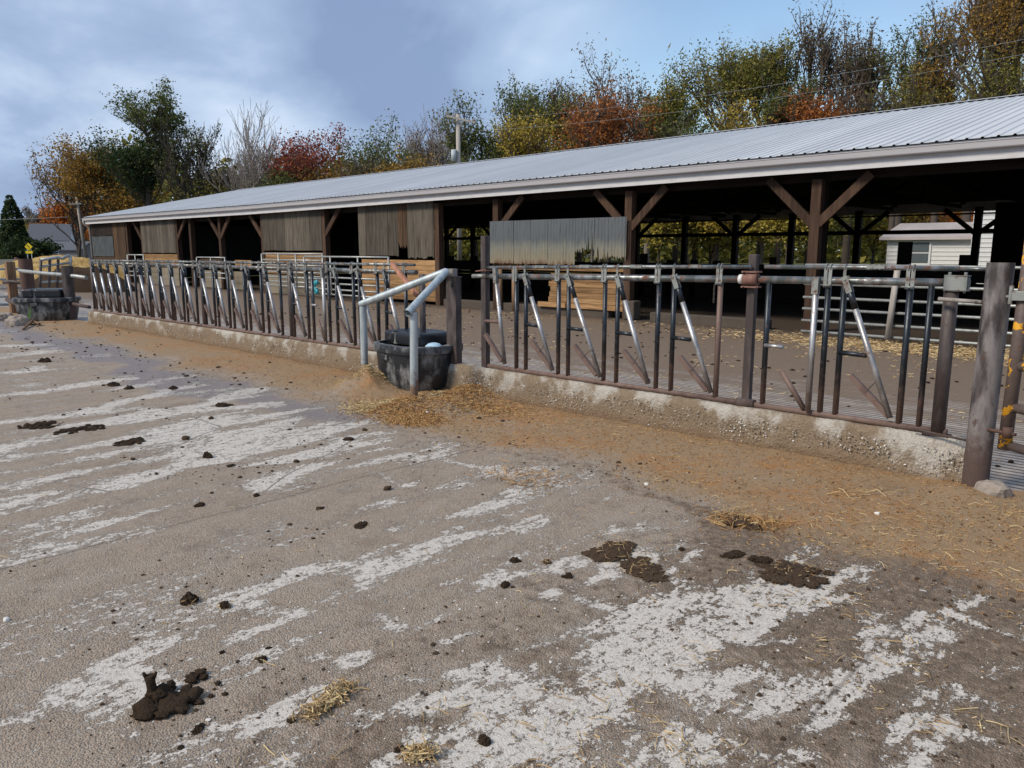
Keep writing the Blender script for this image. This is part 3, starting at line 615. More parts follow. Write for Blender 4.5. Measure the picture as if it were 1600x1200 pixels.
# the first half slot at the tall post
MB().tube([(-5.99, YF - .04, 1.33), (-5.87, YF - .03, .40)], .023, 10).build('swing_bar', 'polished_steel', p5)
MB().beam((-6.0, YF - .042, rod(-6) + .0), (-5.985, YF - .042, 1.29), .045, .05, (0, 1, 0)).build('pivot_plate', 'plate_steel', p5)
MB().beam((-6.17, YF - .03, .71), (-5.91, YF - .03, .43), .04, .04, (0, 1, 0)).build('lower_bar', 'low_brown_steel', p5)
MB().tube([(-6.17, YF - .03, .86), (-5.94, YF - .03, .86)], .018, 8).build('stop_bar', 'low_brown_steel', p5)
MB().tube([(-5.72, YF, .35), (-5.72, YF, rail(-5.7) - .02)], .024, 10).build('upright', 'upright_steel', p5)
MB().tube([(-3.30, YF, .35), (-3.30, YF, rail(-3.3) - .02)], .024, 10).build('upright', 'low_brown_steel', p5)
for xx in (-5.72,):
    m = MB()
    for s in (-1, 1): m.beam((xx + s * .017, YF - .030, rail(xx) - .05), (xx + s * .017, YF - .026, rod(xx) + .01), .026, .005, (0, 1, 0))
    m.build('hanger', 'plate_steel', p5)
m = MB()
for i in range(7):
    z = 1.34 - i * .022; m.tube([(-3.335 + .006 * math.cos(q), YF - .045 + (.006 * math.sin(q) if i % 2 else 0), z + .013 * math.sin(q)) for q in np.linspace(0, 6.28, 8)], .003, 4, False)
m.build('chain', 'chain', p5)
p6 = headlock(-2.98, -1.45, [-2.80, -2.20], 'nearest two-stall headlock panel at the right end of the curb, left stall hanging open', closed=(-2.80,), sp=.62, clampend=-1.45)
MB().tube([(-1.64, YF, .35), (-1.64, YF, rail(-1.64) - .02)], .021, 10).build('upright', 'upright_steel', p6)
MB().tube([(-1.50, YF - .01, rod(-1.5)), (-1.24, YF - .01, rod(-1.2))], .013, 8).build('rod_end', 'rail_steel', p6)
def post(x, y, z0, z1, w, d, mat, label, name='steel_post', group=None, parts=None):
    t = thing(name, (x, y, z0), label, 'post', group)
    MB().box(x - w / 2, x + w / 2, y - d / 2, y + d / 2, z0 - .05, z1).build('shaft', mat, t, bevel=.004)
    return t
GP = 'posts holding up the headlock panels'
t = post(-6.20, YF, .25, 1.80, .075, .07, 'brown_steel', 'tall rusty square steel post at the left end of the near headlock panels', group=GP)
MB().tube([(-6.36, YF - .04, 1.355), (-6.15, YF - .03, 1.36)], .024, 10).build('rail_stub', 'plate_steel', t)
m = MB(); m.tube([(-6.29, YF - .06, 1.41), (-6.12, YF - .06, 1.43)], .008, 6); m.tube([(-6.13, YF - .07, 1.42), (-6.13, YF + .05, 1.42)], .008, 6); m.build('clamp_bolt', 'rust_clamp', t)
t = post(-3.03, YF + .05, .25, 1.61, .07, .06, 'brown_steel', 'reddish rusty steel post with the bolted brown clamp between the two near panels', group=GP)
m = MB(); m.tube([(-3.08, YF - .01, rail(-3)), (-2.955, YF - .01, rail(-3))], .048, 14); m.build('clamp_sleeve', 'rust_clamp', t)
m = MB()
for zq in (.062, -.062):
    m.box(-3.09, -2.94, YF - .035, YF + .03, rail(-3) + zq - .006, rail(-3) + zq + .006)
    for xq in (-3.075, -2.955): m.tube([(xq, YF - .06, rail(-3) + zq), (xq, YF + .03, rail(-3) + zq)], .009, 6)
m.build('clamp_bolt', 'rust_clamp', t)
MB().tube([(-3.12, YF - .01, rail(-3)), (-3.085, YF - .01, rail(-3))], .040, 12).build('white_collar', 'white_ring', t)
MB().tube([(-3.09, YF, zc(-3) + .035), (-2.93, YF, zc(-3) + .035)], .040, 12).build('bottom_clamp', 'brown_steel', t)
t = thing('steel_post', (-1.50, YF, .3), 'round brown end post under the grey bolted rail clamp', 'post', GP)
MB().tube([(-1.51, YF, .33), (-1.51, YF, 1.385)], .048, 16).build('shaft', 'brown_steel', t); MB().box(-1.6, -1.43, YF - .055, YF + .055, .315, .33).build('foot_plate', 'brown_steel', t)
for xq, lab in ((-16.11, 'far rusty post between the first and second far headlock panels'), (-13.37, 'far rusty post between the second and third far headlock panels'), (-10.43, 'far dark post between the third and fourth far headlock panels'), (-18.86, 'rusty post at the far left end of the headlock row')):
    t = thing('steel_post', (xq, YF, .28), lab, 'post', GP); MB().tube([(xq, YF + .05, .2), (xq, YF + .05, 1.47)], .045, 12).build('shaft', 'brown_steel', t)
t = thing('steel_post', (-7.38, YF, .28), 'rusty post at the right end of the far headlock row behind the waterer', 'post', GP); MB().tube([(-7.36, YF + .05, .2), (-7.36, YF + .05, 1.35)], .038, 12).build('shaft', 'brown_steel', t)
# channel post and pipe guard round the waterer
t = thing('channel_post', (-6.72, YF, .27), 'dark steel channel post with a bolt, its top joined by the grey pipe guard', 'post')
m = MB(); m.box(-6.81, -6.64, YF - .05, YF - .04, .2, 1.33); m.box(-6.81, -6.80, YF - .04, YF + .04, .2, 1.33); m.box(-6.65, -6.64, YF - .04, YF + .04, .2, 1.33); m.box(-6.82, -6.63, YF - .06, YF + .05, 1.33, 1.342)
m.build('channel', 'brown_steel', t, bevel=.002)
MB().tube([(-6.71, YF - .07, 1.24), (-6.71, YF - .045, 1.24)], .018, 8).build('bolt', 'chain', t)
MB().box(-6.77, -6.68, YF - .06, YF + .02, 1.344, 1.43).build('wood_block', 'gray_pole', t, bevel=.003)
t = thing('pipe_guard', (-7.2, 5.4, 0), 'pale grey bent pipe guard straddling the black waterer', 'pipe guard')
hub = np.array((-6.74, YF - .10, 1.40))
def opipe(a, b, r, name, mat, n=18):
    a = np.array(a, float); b = np.array(b, float); m = MB().tube([a, b], r, n, False); m.tube([b, a], r * .86, n, False)
    m.build(name, mat, t)
opipe((-7.90, 5.62, -.02), (-7.86, 5.60, .965), .045, 'post_pipe', 'galvanized'); opipe((-6.53, 5.29, -.02), (-6.51, 5.30, .985), .045, 'post_pipe', 'galvanized')
opipe((-7.89, 5.585, .985), hub + np.array((-.02, .02, 0)), .043, 'top_pipe', 'galvanized'); opipe((-6.50, 5.20, .975), hub, .043, 'top_pipe', 'galvanized')
# leaning wooden handle
a = onY(613, 412, 6.0); b = onY(652, 462, 5.95)
tag(MB().beam(a, b, .05, .05, (0, 1, 0)).build('wooden_pole', 'red_wood', bevel=.006), 'short reddish wooden bar wedged slanting against the far headlock rails', 'wooden bar')

# ------------------------------------------------------------------ waterers
def waterer(cx, cy, a, b, h, label, lid, float_=None, rz=0.0, z0=-.02, steps=True):
    t = thing('waterer', (0, 0, 0), label, 'waterer'); t.location = (cx, cy, 0); t.rotation_euler[2] = rz
    def Bd(m, nm, mat, **kw): o = m.build(nm, mat, None, loc=(0, 0, 0), **kw); o.parent = t; return o
    Bd(MB().lathe((0, 0, z0), [(.80, 0), (.86, .05), (.93, h * .45), (.97, h * .82), (1.03, h * .84), (1.04, h * .92), (1.02, h), (.90, h + .005), (.87, h - .05), (.4, h - .06)], 96, a, b, 3.2), 'tub', 'black_plastic', angle=35)
    (lx, ly, la, lb, lz, lh) = lid
    m = MB()
    for x0_, x1_ in ((lx - la, lx - la * .42), (lx - la * .36, lx + la)): m.box(x0_, x1_, ly - lb, ly + lb, lz - .03, lz + lh)
    o = Bd(m, 'lid', 'black_gloss', bevel=.045); o.modifiers[0].segments = 4
    Bd(MB().box(lx - la * .5, lx - la * .28, ly - lb + .02, ly + lb - .02, lz - .03, lz + lh - .02), 'lid_seam', 'black_plastic', bevel=.006)
    m = MB(); m.box(-a * .25, a * .0, -b * 1.04, -b * .95, z0 + h * .68, z0 + h * .80); Bd(m, 'lid_latch', 'black_plastic', bevel=.01)
    if float_: Bd(MB().lathe(float_, [(.085, 0), (.11, .02), (.10, .05), (.07, .075), (.03, .087)], 20), 'float', 'blue_float')
    return t
waterer(-7.22, 5.93, .50, .44, .56, 'black plastic cattle waterer with a pale blue float under the grey pipe guard', (-.12, .10, .38, .27, .54, .13), (.40, -.06, .49), rz=R(-4))
waterer(-20.6, 5.65, .66, .50, .56, 'black plastic waterer with a raised domed lid between the far left posts', (.0, .05, .43, .33, .56, .18), None, rz=R(50))

# ------------------------------------------------------------------ big pipe post and rusty gate at the right
t = thing('pipe_post', (-1.20, 5.95, 0), 'thick dark steel pipe post at the right end of the curb', 'post')
opipe((-1.215, 5.95, -.05), (-1.205, 5.97, 1.565), .082, 'shaft', 'pipe_steel', 24)
MB().tube([(-1.33, 5.95, 1.30), (-1.27, 5.95, 1.30)], .013, 8).build('pin_collar', 'chain', t)
MB().tube([(-1.56, 5.97, 1.31), (-1.29, 5.95, 1.30)], .014, 8).build('gate_pin', 'gray_pole', t); MB().tube([(-1.66, 5.99, .36), (-1.28, 5.95, .34)], .008, 8).build('lower_pin', 'brown_steel', t)
t = thing('pipe_gate', (-1.0, 5.88, .3), 'rusty pipe gate with flaking yellow paint hung on the thick pipe post', 'gate')
MB().tube([(-1.055, 5.90, .33), (-1.035, 5.915, 1.78)], .042, 16).build('gate_stile', 'yellow_flake_steel', t)
for z in (.36, .62, .90, 1.17, 1.45, 1.76):
    MB().tube([(-1.045, 5.905, z), (-.8, 5.78, z - .005), (.3, 5.2, z - .01)], .032, 12).build('gate_rail', 'yellow_flake_steel' if z > .5 else 'brown_steel', t)
m = MB(); m.box(-1.10, -.98, 5.845, 5.965, 1.325, 1.385); m.tube([(-1.17, 5.93, 1.345), (-.95, 5.87, 1.345)], .012, 8); m.tube([(-1.11, 5.87, 1.30), (-1.11, 5.87, 1.42)], .014, 8); m.build('upper_hinge', 'plate_steel', t, bevel=.003)
m = MB(); m.tube([(-1.17, 5.90, .45), (-.99, 5.85, .45)], .012, 8); m.tube([(-1.04, 5.86, .42), (-1.04, 5.86, .49)], .030, 10); m.build('lower_hinge', 'rust_dark', t)

def rock(x, y, r, label, flat_=.7, z=0, mat='rock', sub=3, cat='rock', name='rock'):
    V = IV3.copy(); n = fbm(V[:, 0] * 2.2 + x, V[:, 1] * 2.2 + V[:, 2] * 1.7 + y, 4, 71) - .5; V *= (1 + n * .9)[:, None]
    V = np.sign(V) * np.abs(V) ** .8; V = V * np.array([r, r * .8, r * flat_]); o = nmesh(name, V, IF3, mat, smooth=False, loc=(x, y, z + r * flat_ * .35)); return tag(o, label, cat)
q = gp(1545, 778); rock(q[0], q[1] + .03, .11, 'broken chunk of concrete at the foot of the thick pipe post', .75, mat='rock')
for (px, py, r, lab) in [(20, 468, .5, 'brownish boulder below the far left wooden post'), (30, 508, .45, 'pale rounded boulder left of the green weed'), (8, 500, .4, 'grey boulder at the left edge of the photo')]:
    q = gp(px, py); rock(q[0], q[1], r * .6, lab, .6)
def blades(cx, cy, r, n, h, mat, name, label, cat):
    V = []; F = []
    for i in range(n):
        a = random.uniform(0, 6.28); rr = r * random.random() ** .5; x = cx + rr * math.cos(a); y = cy + rr * math.sin(a); b = random.uniform(0, 6.28); l = h * random.uniform(.5, 1)
        lean = random.uniform(.1, .7) * l; w_ = l * .13; c, s = math.cos(b), math.sin(b); k0 = len(V)
        V += [(x - s * w_, y + c * w_, l * .3), (x + s * w_, y - c * w_, l * .3), (x + c * lean, y + s * lean, l), (x, y, 0)]; F += [(3, 1, 2, 0)]
    return tag(nmesh(name, V, F, mat), label, cat)
q = gp(37, 506); blades(q[0], q[1], .34, 420, .46, 'leaf_weed', 'weed', 'bright green weed growing beside the far left waterer', 'weed')
q = gp(48, 516); m = MB(); a = gp(36, 517); b = gp(52, 506); c_ = gp(62, 510); m.tube([(*a, .03), (*b, .08)], [.02, .035], 7); m.tube([(*b, .06), (*c_, .05)], .03, 7)
tag(m.build('broken_stick', 'pale_post_wood'), 'pale broken wood pieces lying in front of the far left waterer', 'stick')

# ------------------------------------------------------------------ far left pens
t = thing('pipe_post', (-20.18, 6.0, 0), 'far left thick brown pipe post right of the far waterer', 'post')
opipe((-20.18, 6.0, -.02), (-20.12, 6.0, 1.27), .125, 'shaft', 'brown_steel', 16)
t = thing('pipe_post', (-23.1, 5.8, 0), 'far left dark red rusty post behind the far waterer', 'post'); q = onX(40, 413, -22.6)
opipe((-22.6, q[1], -.02), (-22.6, q[1], 1.42), .16, 'shaft', 'rust_dark', 16)
t = thing('wood_post', (-23.6, 5.2, 0), 'weathered wooden post at the far left by the pipe rails', 'post'); q = onX(16, 420, -23.4)
MB().box(-23.5, -23.3, q[1] - .1, q[1] + .1, -.02, 1.34).build('shaft', 'pale_post_wood', t, bevel=.01)
t = thing('pipe_rail_fence', (-21.5, 5.9, .4), 'crooked pipe rails joining the far left posts to the headlock row', 'fence')
def railpx(pts, r, mat='gate_steel', nm='rail'):
    MB().tube([onX(x, y, X) for x, y, X in pts], r, 8).build(nm, mat, t)
railpx([(30, 423, -22.4), (68, 427, -21.4), (105, 430, -20.35), (135, 434, -19.0)], .045); railpx([(110, 474, -20.1), (140, 480, -18.9)], .04, 'brown_steel')
railpx([(5, 441, -23.2), (20, 440, -23), (37, 443, -22.6)], .045, 'brown_steel'); railpx([(33, 453, -22.5), (43, 459, -21.6)], .05, 'brown_steel'); railpx([(11, 468, -23.2), (30, 478, -21.6)], .05, 'brown_steel')
t = thing('bent_gate', (-28, 8, .3), 'bent grey pipe gate in front of the straw pile', 'gate')
Xg = -28.
railpx([(63, 406, Xg), (79, 404, Xg), (91, 402, Xg), (97, 404, Xg), (108, 399, Xg)], .05, 'gate_steel'); railpx([(63, 417, Xg), (82, 414, Xg), (108, 411, Xg)], .04)
railpx([(63, 441, Xg), (85, 440, Xg), (106, 440, Xg)], .035); railpx([(90, 457, Xg), (107, 458, Xg)], .035)
for x in (64, 78, 91): railpx([(x, 405, Xg), (x - 2, 462, Xg)], .045, 'brown_steel', 'stile')
railpx([(110, 399, Xg), (110, 420, Xg)], .05, 'gate_steel', 'stile')
t = thing('bent_gate', (-30, 6, .3), 'grey tube gate at the far left edge behind the wooden post', 'gate'); Xg = -27
for y in (420, 436, 450, 463, 475, 484): railpx([(-40, y + 1, Xg), (33, y, Xg)], .035, 'gate_steel')
railpx([(33, 418, Xg), (34, 466, Xg)], .04, 'gate_steel', 'stile')
t = thing('bunker_wall', (-50, 8, 0), 'low grey concrete bunker wall behind the straw at the far left', 'wall')
A = atD(-60, 62); B = atD(150, 62); MB().beam((A[0], A[1], .3), (B[0], B[1], .5), .3, 1.0).build('wall_slab', 'bunk_concrete', t, bevel=.02)
t = thing('pipe_post', atD(24, 45), 'slim dark post against the bunker wall at the far left', 'post'); q = atD(24, 45); MB().tube([(q[0], q[1], 0), (q[0], q[1], 1.2)], .11, 8).build('shaft', 'rust_dark', t)
# straw pile
def mound(cx, cy, rx, ry, h, rot, mat, name, label, cat, n=70, seed=0, rough=.35):
    u = np.linspace(-1, 1, n); U, V_ = np.meshgrid(u, u); r = np.sqrt(U ** 2 + V_ ** 2); hh = np.clip(1 - r ** 2, 0, 1) ** .7
    hh = hh * (1 - rough + 2 * rough * fbm(U * 3 + seed, V_ * 3, 5, 80 + seed)); c, s = math.cos(rot), math.sin(rot)
    X = cx + U * rx * c - V_ * ry * s; Y = cy + U * rx * s + V_ * ry * c; i, j = np.meshgrid(np.arange(n - 1), np.arange(n - 1)); a = (j * n + i).ravel()
    o = nmesh(name, np.stack([X, Y, hh * h - .05], -1).reshape(-1, 3), np.stack([a, a + 1, a + n + 1, a + n], 1), mat, smooth=True); return tag(o, label, cat)
q = atD(75, 40); sp_ = mound(q[0], q[1] + .5, 4.6, 2.6, 1.3, R(50), 'straw_pile', 'straw_pile', 'long golden straw pile beyond the far left gate', 'straw pile')
q = atD(118, 31); mound(q[0], q[1], 2.6, 1.2, .95, R(30), 'dung', 'manure_heap', 'dark manure heap at the foot of the straw pile', 'manure heap', seed=3)

# ------------------------------------------------------------------ barn
BX0, BX1 = -46.6, 5.2; EY_, EZ = 15.0, 3.45; RY, RZ = 24.1, 5.33; BY = 33.2
barn = thing('barn', (-20.7, 24, 0), 'long open fronted pole barn with light metal roof and patched wooden walls', 'barn')
def B(m, name, mat, **kw): return m.build(name, mat, barn, **kw)
def sagz(x): return float(np.interp(x, [-46.6, -28, -15.5, -6.5, -2.8, 5], [-.07, -.10, -.03, .02, .03, .03]))
def ridz(x): return float(np.interp(x, [-46.6, -23, -4.7, 5], [.0, .10, .23, .27]))
# roof sheets: shared ribbed mesh
SW = .92; nsh = int(math.ceil((BX1 - BX0) / SW)); slope = math.atan2(RZ - EZ, RY - EY_); LEN = math.hypot(RZ - EZ, RY - EY_)
prof = []
for i in range(4):
    x = i * SW / 4
    prof += [(x + .0, 0), (x + .085, 0), (x + .1, .022), (x + .13, .022), (x + .145, 0)]
prof += [(SW, 0)]
Vr = [(x, 0, z) for x, z in prof] + [(x, LEN, z) for x, z in prof]; n = len(prof); Fr = [(i, i + 1, n + i + 1, n + i) for i in range(n - 1)]
Vr += [(x, y, z - .006) for x, y, z in Vr[:n]]; Fr += [(2 * n + i, 2 * n + i + 1, i + 1, i) for i in range(n - 1)]
me = bpy.data.meshes.new('roof_sheet'); me.from_pydata(Vr, [], Fr); me.materials.append(M['roof_metal']); me.update()
for side in (0, 1):
    for i in range(nsh):
        o = bpy.data.objects.new('roof_sheet', me); C.objects.link(o); x = BX0 + i * SW
        if side == 0: Mx = Matrix.Translation((x, EY_ - .06, EZ + sagz(x) + .001 * (i % 3))) @ Matrix.Rotation(math.atan2(RZ + ridz(x) - EZ - sagz(x), RY - EY_ + .06), 4, 'X')
        else: Mx = Matrix.Translation((x + SW, BY + .06, EZ + sagz(x) + .001 * (i % 3))) @ Matrix.Rotation(math.pi, 4, 'Z') @ Matrix.Rotation(math.atan2(RZ + ridz(x) - EZ - sagz(x), RY - EY_ + .06), 4, 'X')
        o.parent = barn; bpy_inv(o, barn); o.matrix_basis = Mx
def strip(x0, x1, pts, name, mat, step=3.0, **kw):
    X = list(np.arange(x0, x1, step)) + [x1]; n = len(pts); V = [(x, y, z + (ridz(x) if abs(y - RY) < .5 else sagz(x))) for x in X for y, z in pts]
    F = [(i * n + j, (i + 1) * n + j, (i + 1) * n + (j + 1) % n, i * n + (j + 1) % n) for i in range(len(X) - 1) for j in range(n)]
    F += [tuple(range(n)), tuple((len(X) - 1) * n + j for j in reversed(range(n)))]
    return B(MB().add(V, F), name, mat, **kw)
# ridge cap, fascia, gutter, soffit board
strip(BX0, BX1, [(RY - .22, RZ - .005), (RY, RZ + .045), (RY + .22, RZ - .005), (RY, RZ + .03)], 'ridge_cap', 'roof_metal')
strip(BX0, BX1, [(EY_ + .0, 3.09), (EY_ + .03, 3.09), (EY_ + .03, EZ - .015), (EY_, EZ - .015)], 'fascia', 'white_trim')
strip(BX0 - .05, BX1, [(EY_ - .003, 3.265), (EY_ - .095, 3.265), (EY_ - .110, 3.285), (EY_ - .118, 3.375), (EY_ - .128, 3.385), (EY_ - .128, 3.40), (EY_ - .108, 3.40), (EY_ - .1, 3.30), (EY_ - .09, 3.28), (EY_ - .003, 3.28)], 'gutter', 'gutter_metal')
strip(BX0, BX1, [(BY - .03, 3.05), (BY, 3.05), (BY, EZ - .015), (BY - .03, EZ - .015)], 'back_fascia', 'white_trim')
t_ = MB(); t_.tube([(BX0 - .0, 14.93, 3.2), (BX0 - .02, 14.95, 3.05), (BX0 - .05, 15.22, 2.8), (BX0 - .05, 15.24, .1)], .05, 8); B(t_, 'downspout', 'gutter_metal')
# posts
FY = 15.35
posts = [-46.4, -41.5, -39.6, -35.6, -34.2, -31.4, -27.86, -23.6, -17.6, -15.15, -10.75, -6.32, -1.9, 2.6]
def bigpost(x, w=.2, mat='post_wood', y=FY, top=3.0): B(MB().box(x - w / 2, x + w / 2, y - w / 2, y + w / 2, -.05, top), 'post', mat, bevel=.008)
for x in posts: bigpost(x)
def brace(x, y, s, mat='post_wood', z0=2.15, z1=3.05, dx=1.0): B(MB().beam((x + s * .06, y - .06, z0), (x + s * dx, y - .06, z1), .17, .07, (0, 1, 0)), 'brace', mat)
for x, ss in ((-31.4, (-1, 1)), (-35.6, (1,)), (-27.86, (-1,)), (-23.6, (1,)), (-15.15, (1,)), (-10.75, (-1, 1)), (-6.32, (-1, 1)), (-39.6, (-1,))):
    for s in ss: brace(x, FY, s)
B(MB().box(-6.45, -6.19, FY + .14, FY + .30, -.05, 3.0), 'post', 'dark_wood', bevel=.006)
strip(BX0, BX1, [(FY + .09, 2.95), (FY + .15, 2.95), (FY + .15, 3.2), (FY + .09, 3.2)], 'header_beam', 'dark_wood')
# trusses and purlins, blackened so the inside shade is in their colour
for x in np.arange(BX0 + .1, BX1, 2.4):
    m = MB(); sg = sagz(x)
    m.beam((x, EY_ + .1, EZ - .12 + sg), (x, RY, RZ - .14 + sg), .05, .16, (1, 0, 0)); m.beam((x, RY, RZ - .14 + sg), (x, BY - .1, EZ - .12 + sg), .05, .16, (1, 0, 0)); m.beam((x, FY, 3.22 + sg), (x, BY - .4, 3.22 + sg), .05, .14)
    for f0, f1 in ((.3, .25), (.5, .25), (.5, .75), (.7, .75)):
        ya = FY + (BY - FY) * f0; yb = FY + (BY - FY) * f1; zb_ = EZ + (RZ - EZ) * (1 - abs(yb - RY) / (RY - EY_)) - .15; m.beam((x, ya, 3.22), (x, yb, zb_), .05, .1)
    B(m, 'truss', 'shade_black')
# black sheets added a hand below the metal, painting the shade under the roof
for side in (0, 1):
    e_y, s = (EY_ + .06, 1) if side == 0 else (BY - .06, -1)
    strip(BX0 + .03, BX1 - .03, [(e_y, EZ - .045), (RY, RZ - .045), (RY, RZ - .03), (e_y, EZ - .03)] if s == 1 else [(RY, RZ - .045), (e_y, EZ - .045), (e_y, EZ - .03), (RY, RZ - .03)], 'roof_shade_sheet', 'shade_black')
# gable ends; the right one painted near-black as inside shade
for gx in (BX0 + .02, BX1 - .1):
    m = MB(); V = [(gx, 15.2, 0), (gx, BY - .1, 0), (gx, BY - .1, 3.4), (gx, RY, 5.2), (gx, 15.2, 3.4)]; V += [(gx + .05, y, z) for _, y, z in V]
    m.add(V, [(0, 4, 3, 2, 1), (5, 6, 7, 8, 9), (0, 1, 6, 5), (1, 2, 7, 6), (2, 3, 8, 7), (3, 4, 9, 8), (4, 0, 5, 9)]); B(m, 'gable_wall', 'dark_corrugated' if gx < 0 else 'shade_black')
# back wall: closed at both ends, an opening with rails between
OX0, OX1 = -38.0, -6.95
for (a, b) in ((BX0 + .1, OX0), (OX1, BX1 - .1)):
    x = a
    while x < b - .01:
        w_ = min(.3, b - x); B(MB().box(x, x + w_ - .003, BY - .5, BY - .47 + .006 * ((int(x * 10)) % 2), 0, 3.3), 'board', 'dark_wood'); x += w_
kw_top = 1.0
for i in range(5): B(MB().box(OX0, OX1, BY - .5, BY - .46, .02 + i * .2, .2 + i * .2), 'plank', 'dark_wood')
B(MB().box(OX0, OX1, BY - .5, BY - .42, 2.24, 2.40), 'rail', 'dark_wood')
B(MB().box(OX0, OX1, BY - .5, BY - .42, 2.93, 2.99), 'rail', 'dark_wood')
for x in (-37.0, -34.6, -32.7, -22.6, -19.86, -17.22, -14.59, -11.8, -7.51): 
    B(MB().box(x - .12, x + .12, BY - .42, BY - .2, 0, 3.2), 'back_post', 'dark_wood')
for x, ss in ((-32.7, (-1,)), (-37, (1,)), (-22.6, (1,)), (-17.22, (-1, 1)), (-11.8, (-1, 1)), (-7.51, (-1, 1))):
    for s in ss: brace(x, BY - .3, s, 'dark_wood', 2.25, 3.15, 1.15)
for px, X, z, w_ in [(1006, -16.17, 1.51, .22), (1048, -15.03, 1.29, .2), (1085, -14.07, 1.3, .2), (1120, -13.21, 1.28, .2), (1208, -11.21, 1.41, .15), (1415, -7.26, 1.87, .34), (1510, -5.68, 1.51, .3), (704, -26.74, 1.36, .3), (741, -25.17, 1.37, .25)]:
    B(MB().box(X - w_ / 2, X + w_ / 2, 23.9, 24.1, 0, z), 'stall_post', 'shade_black', bevel=.01)
B(MB().box(-30, 4, 23.95, 24.05, .75, 1.15), 'stall_rail', 'shade_black')
B(MB().box(-30, 4, 23.9, 24.1, 0, .55), 'stall_kerb', 'dark_wood')
for a, b in ((-17.4, -11.3), (-10.1, -7.2)): B(MB().box(a, b, FY - .05, FY + .2, -.05, .2), 'kerb', 'kerb_stain', bevel=.02)
# front cladding (each board its own piece)
YW = FY - .12
def boards(x0, x1, z0, z1, w_, mat, name='board', torn=0, y=YW, gap=.008, jz=0.01):
    x = x0
    while x < x1 - .04:
        ww = min(w_ * random.uniform(.9, 1.1), x1 - x); zz0 = z0 + random.uniform(-jz, jz); dy = random.uniform(0, .012)
        m = MB(); k_ = 5; V = []
        bot = [zz0 + (random.uniform(0, torn) if torn else 0) for _ in range(k_)]
        for yy in (y + dy, y + dy + .022):
            V += [(x + (ww - gap) * i / (k_ - 1), yy, bot[i]) for i in range(k_)] + [(x + (ww - gap) * i / (k_ - 1), yy, z1) for i in range(k_)]
        n = k_; F = []
        for i in range(n - 1): F += [(i, i + 1, n + i + 1, n + i), (2 * n + i + 1, 2 * n + i, 3 * n + i, 3 * n + i + 1), (i + 1, i, 2 * n + i, 2 * n + i + 1), (n + i, n + i + 1, 3 * n + i + 1, 3 * n + i)]
        F += [(0, n, 3 * n, 2 * n), (n - 1, 3 * n - 1, 4 * n - 1, 2 * n - 1)]
        m.add(V, F); B(m, name, mat); x += ww
def planks(x0, x1, z0, z1, h, mat, y=YW, name='plank', jx=0.02):
    z = z0
    while z < z1 - .03:
        hh = min(h, z1 - z); B(MB().box(x0 + random.uniform(-jx, jx), x1 + random.uniform(-jx, jx), y + random.uniform(0, .01), y + .04, z, z + hh - .008), name, mat); z += hh
planks(-46.3, -42.1, .9, 1.3, .2, 'brown_board'); planks(-46.3, -41.6, .05, .9, .21, 'tan_concrete', name='wall_slab')
boards(-43.3, -41.6, 1.1, 3.05, .28, 'brown_board')
boards(-39.55, -35.7, 1.50, 3.1, .30, 'gray_boards'); planks(-39.4, -35.6, .85, 1.47, .2, 'orange_planks'); planks(-39.5, -35.6, 0, .82, .28, 'tan_concrete', name='wall_slab')
boards(-27.8, -23.7, 1.62, 3.1, .55, 'gray_boards'); planks(-27.7, -23.7, .75, 1.56, .2, 'orange_planks', y=YW + .02); planks(-27.7, -23.7, 0, .73, .24, 'tan_concrete', name='wall_slab')
boards(-21.5, -19.4, 1.45, 3.1, .42, 'gray_boards', jz=.02); boards(-19.4, -18.95, 1.62, 3.1, .22, 'brown_board', torn=.3); boards(-18.95, -17.7, 1.36, 3.1, .30, 'gray_boards', torn=.10)
planks(-21.4, -17.6, .1, 1.34, .155, 'orange_planks', y=YW + .02)
planks(-13.15, -10.85, .18, 1.06, .135, 'orange_planks', y=YW + .02, jx=.06)
planks(-13.55, -12.6, .18, .32, .135, 'orange_planks', y=YW - .02)
planks(-15.2, -10.8, 1.12, 1.26, .14, 'orange_planks', y=YW + .03)
for x in (-15.0, -14.4): B(MB().tube([(x, FY - .1, 0), (x, FY - .1, 1.12)], .09, 8), 'short_post', 'pale_post_wood')
B(MB().box(-10.75, -10.45, FY - .2, FY + .1, 0, .45), 'concrete_block', 'kerb_stain', bevel=.03)
planks(-34.0, -31.5, .95, 1.25, .16, 'brown_board', y=FY + .2); planks(-30.8, -29.4, .95, 1.25, .28, 'orange_planks', y=FY + .2)
planks(-34.1, -30.2, 0, .75, .25, 'tan_concrete', name='wall_slab', y=FY + .3)
def corr(x0, x1, z0, z1, mat, pitch, amp=.03, y=YW - .02, torn=.0, name='metal_sheet', sag=0):
    x = x0
    while x < x1 - .01:
        xe = min(x + .68, x1); k_ = max(4, int((xe - x) / pitch * 4)); V = []; nz = 4
        cut = [random.uniform(0, torn) * (3 if random.random() < .08 else 1) for _ in range(k_ + 1)]
        dy = random.uniform(-.006, .006)
        for j in range(nz + 1):
            for i in range(k_ + 1):
                X = x + (xe - x) * i / k_; ph = (i % 4); yy = y + dy - (amp if ph == 0 else 0) + random.uniform(-.004, .004); tz = z1 - sag * math.sin(math.pi * (X - x0) / (x1 - x0)); bz = z0 + cut[i]; V.append((X, yy, bz + (tz - bz) * j / nz))
        w_ = k_ + 1; F = [(j * w_ + i, j * w_ + i + 1, (j + 1) * w_ + i + 1, (j + 1) * w_ + i) for j in range(nz) for i in range(k_)]
        o = B(MB().add(V, F), name, mat); sm = o.modifiers.new('thick', 'SOLIDIFY'); sm.thickness = .003; x = xe
xq = -15.25
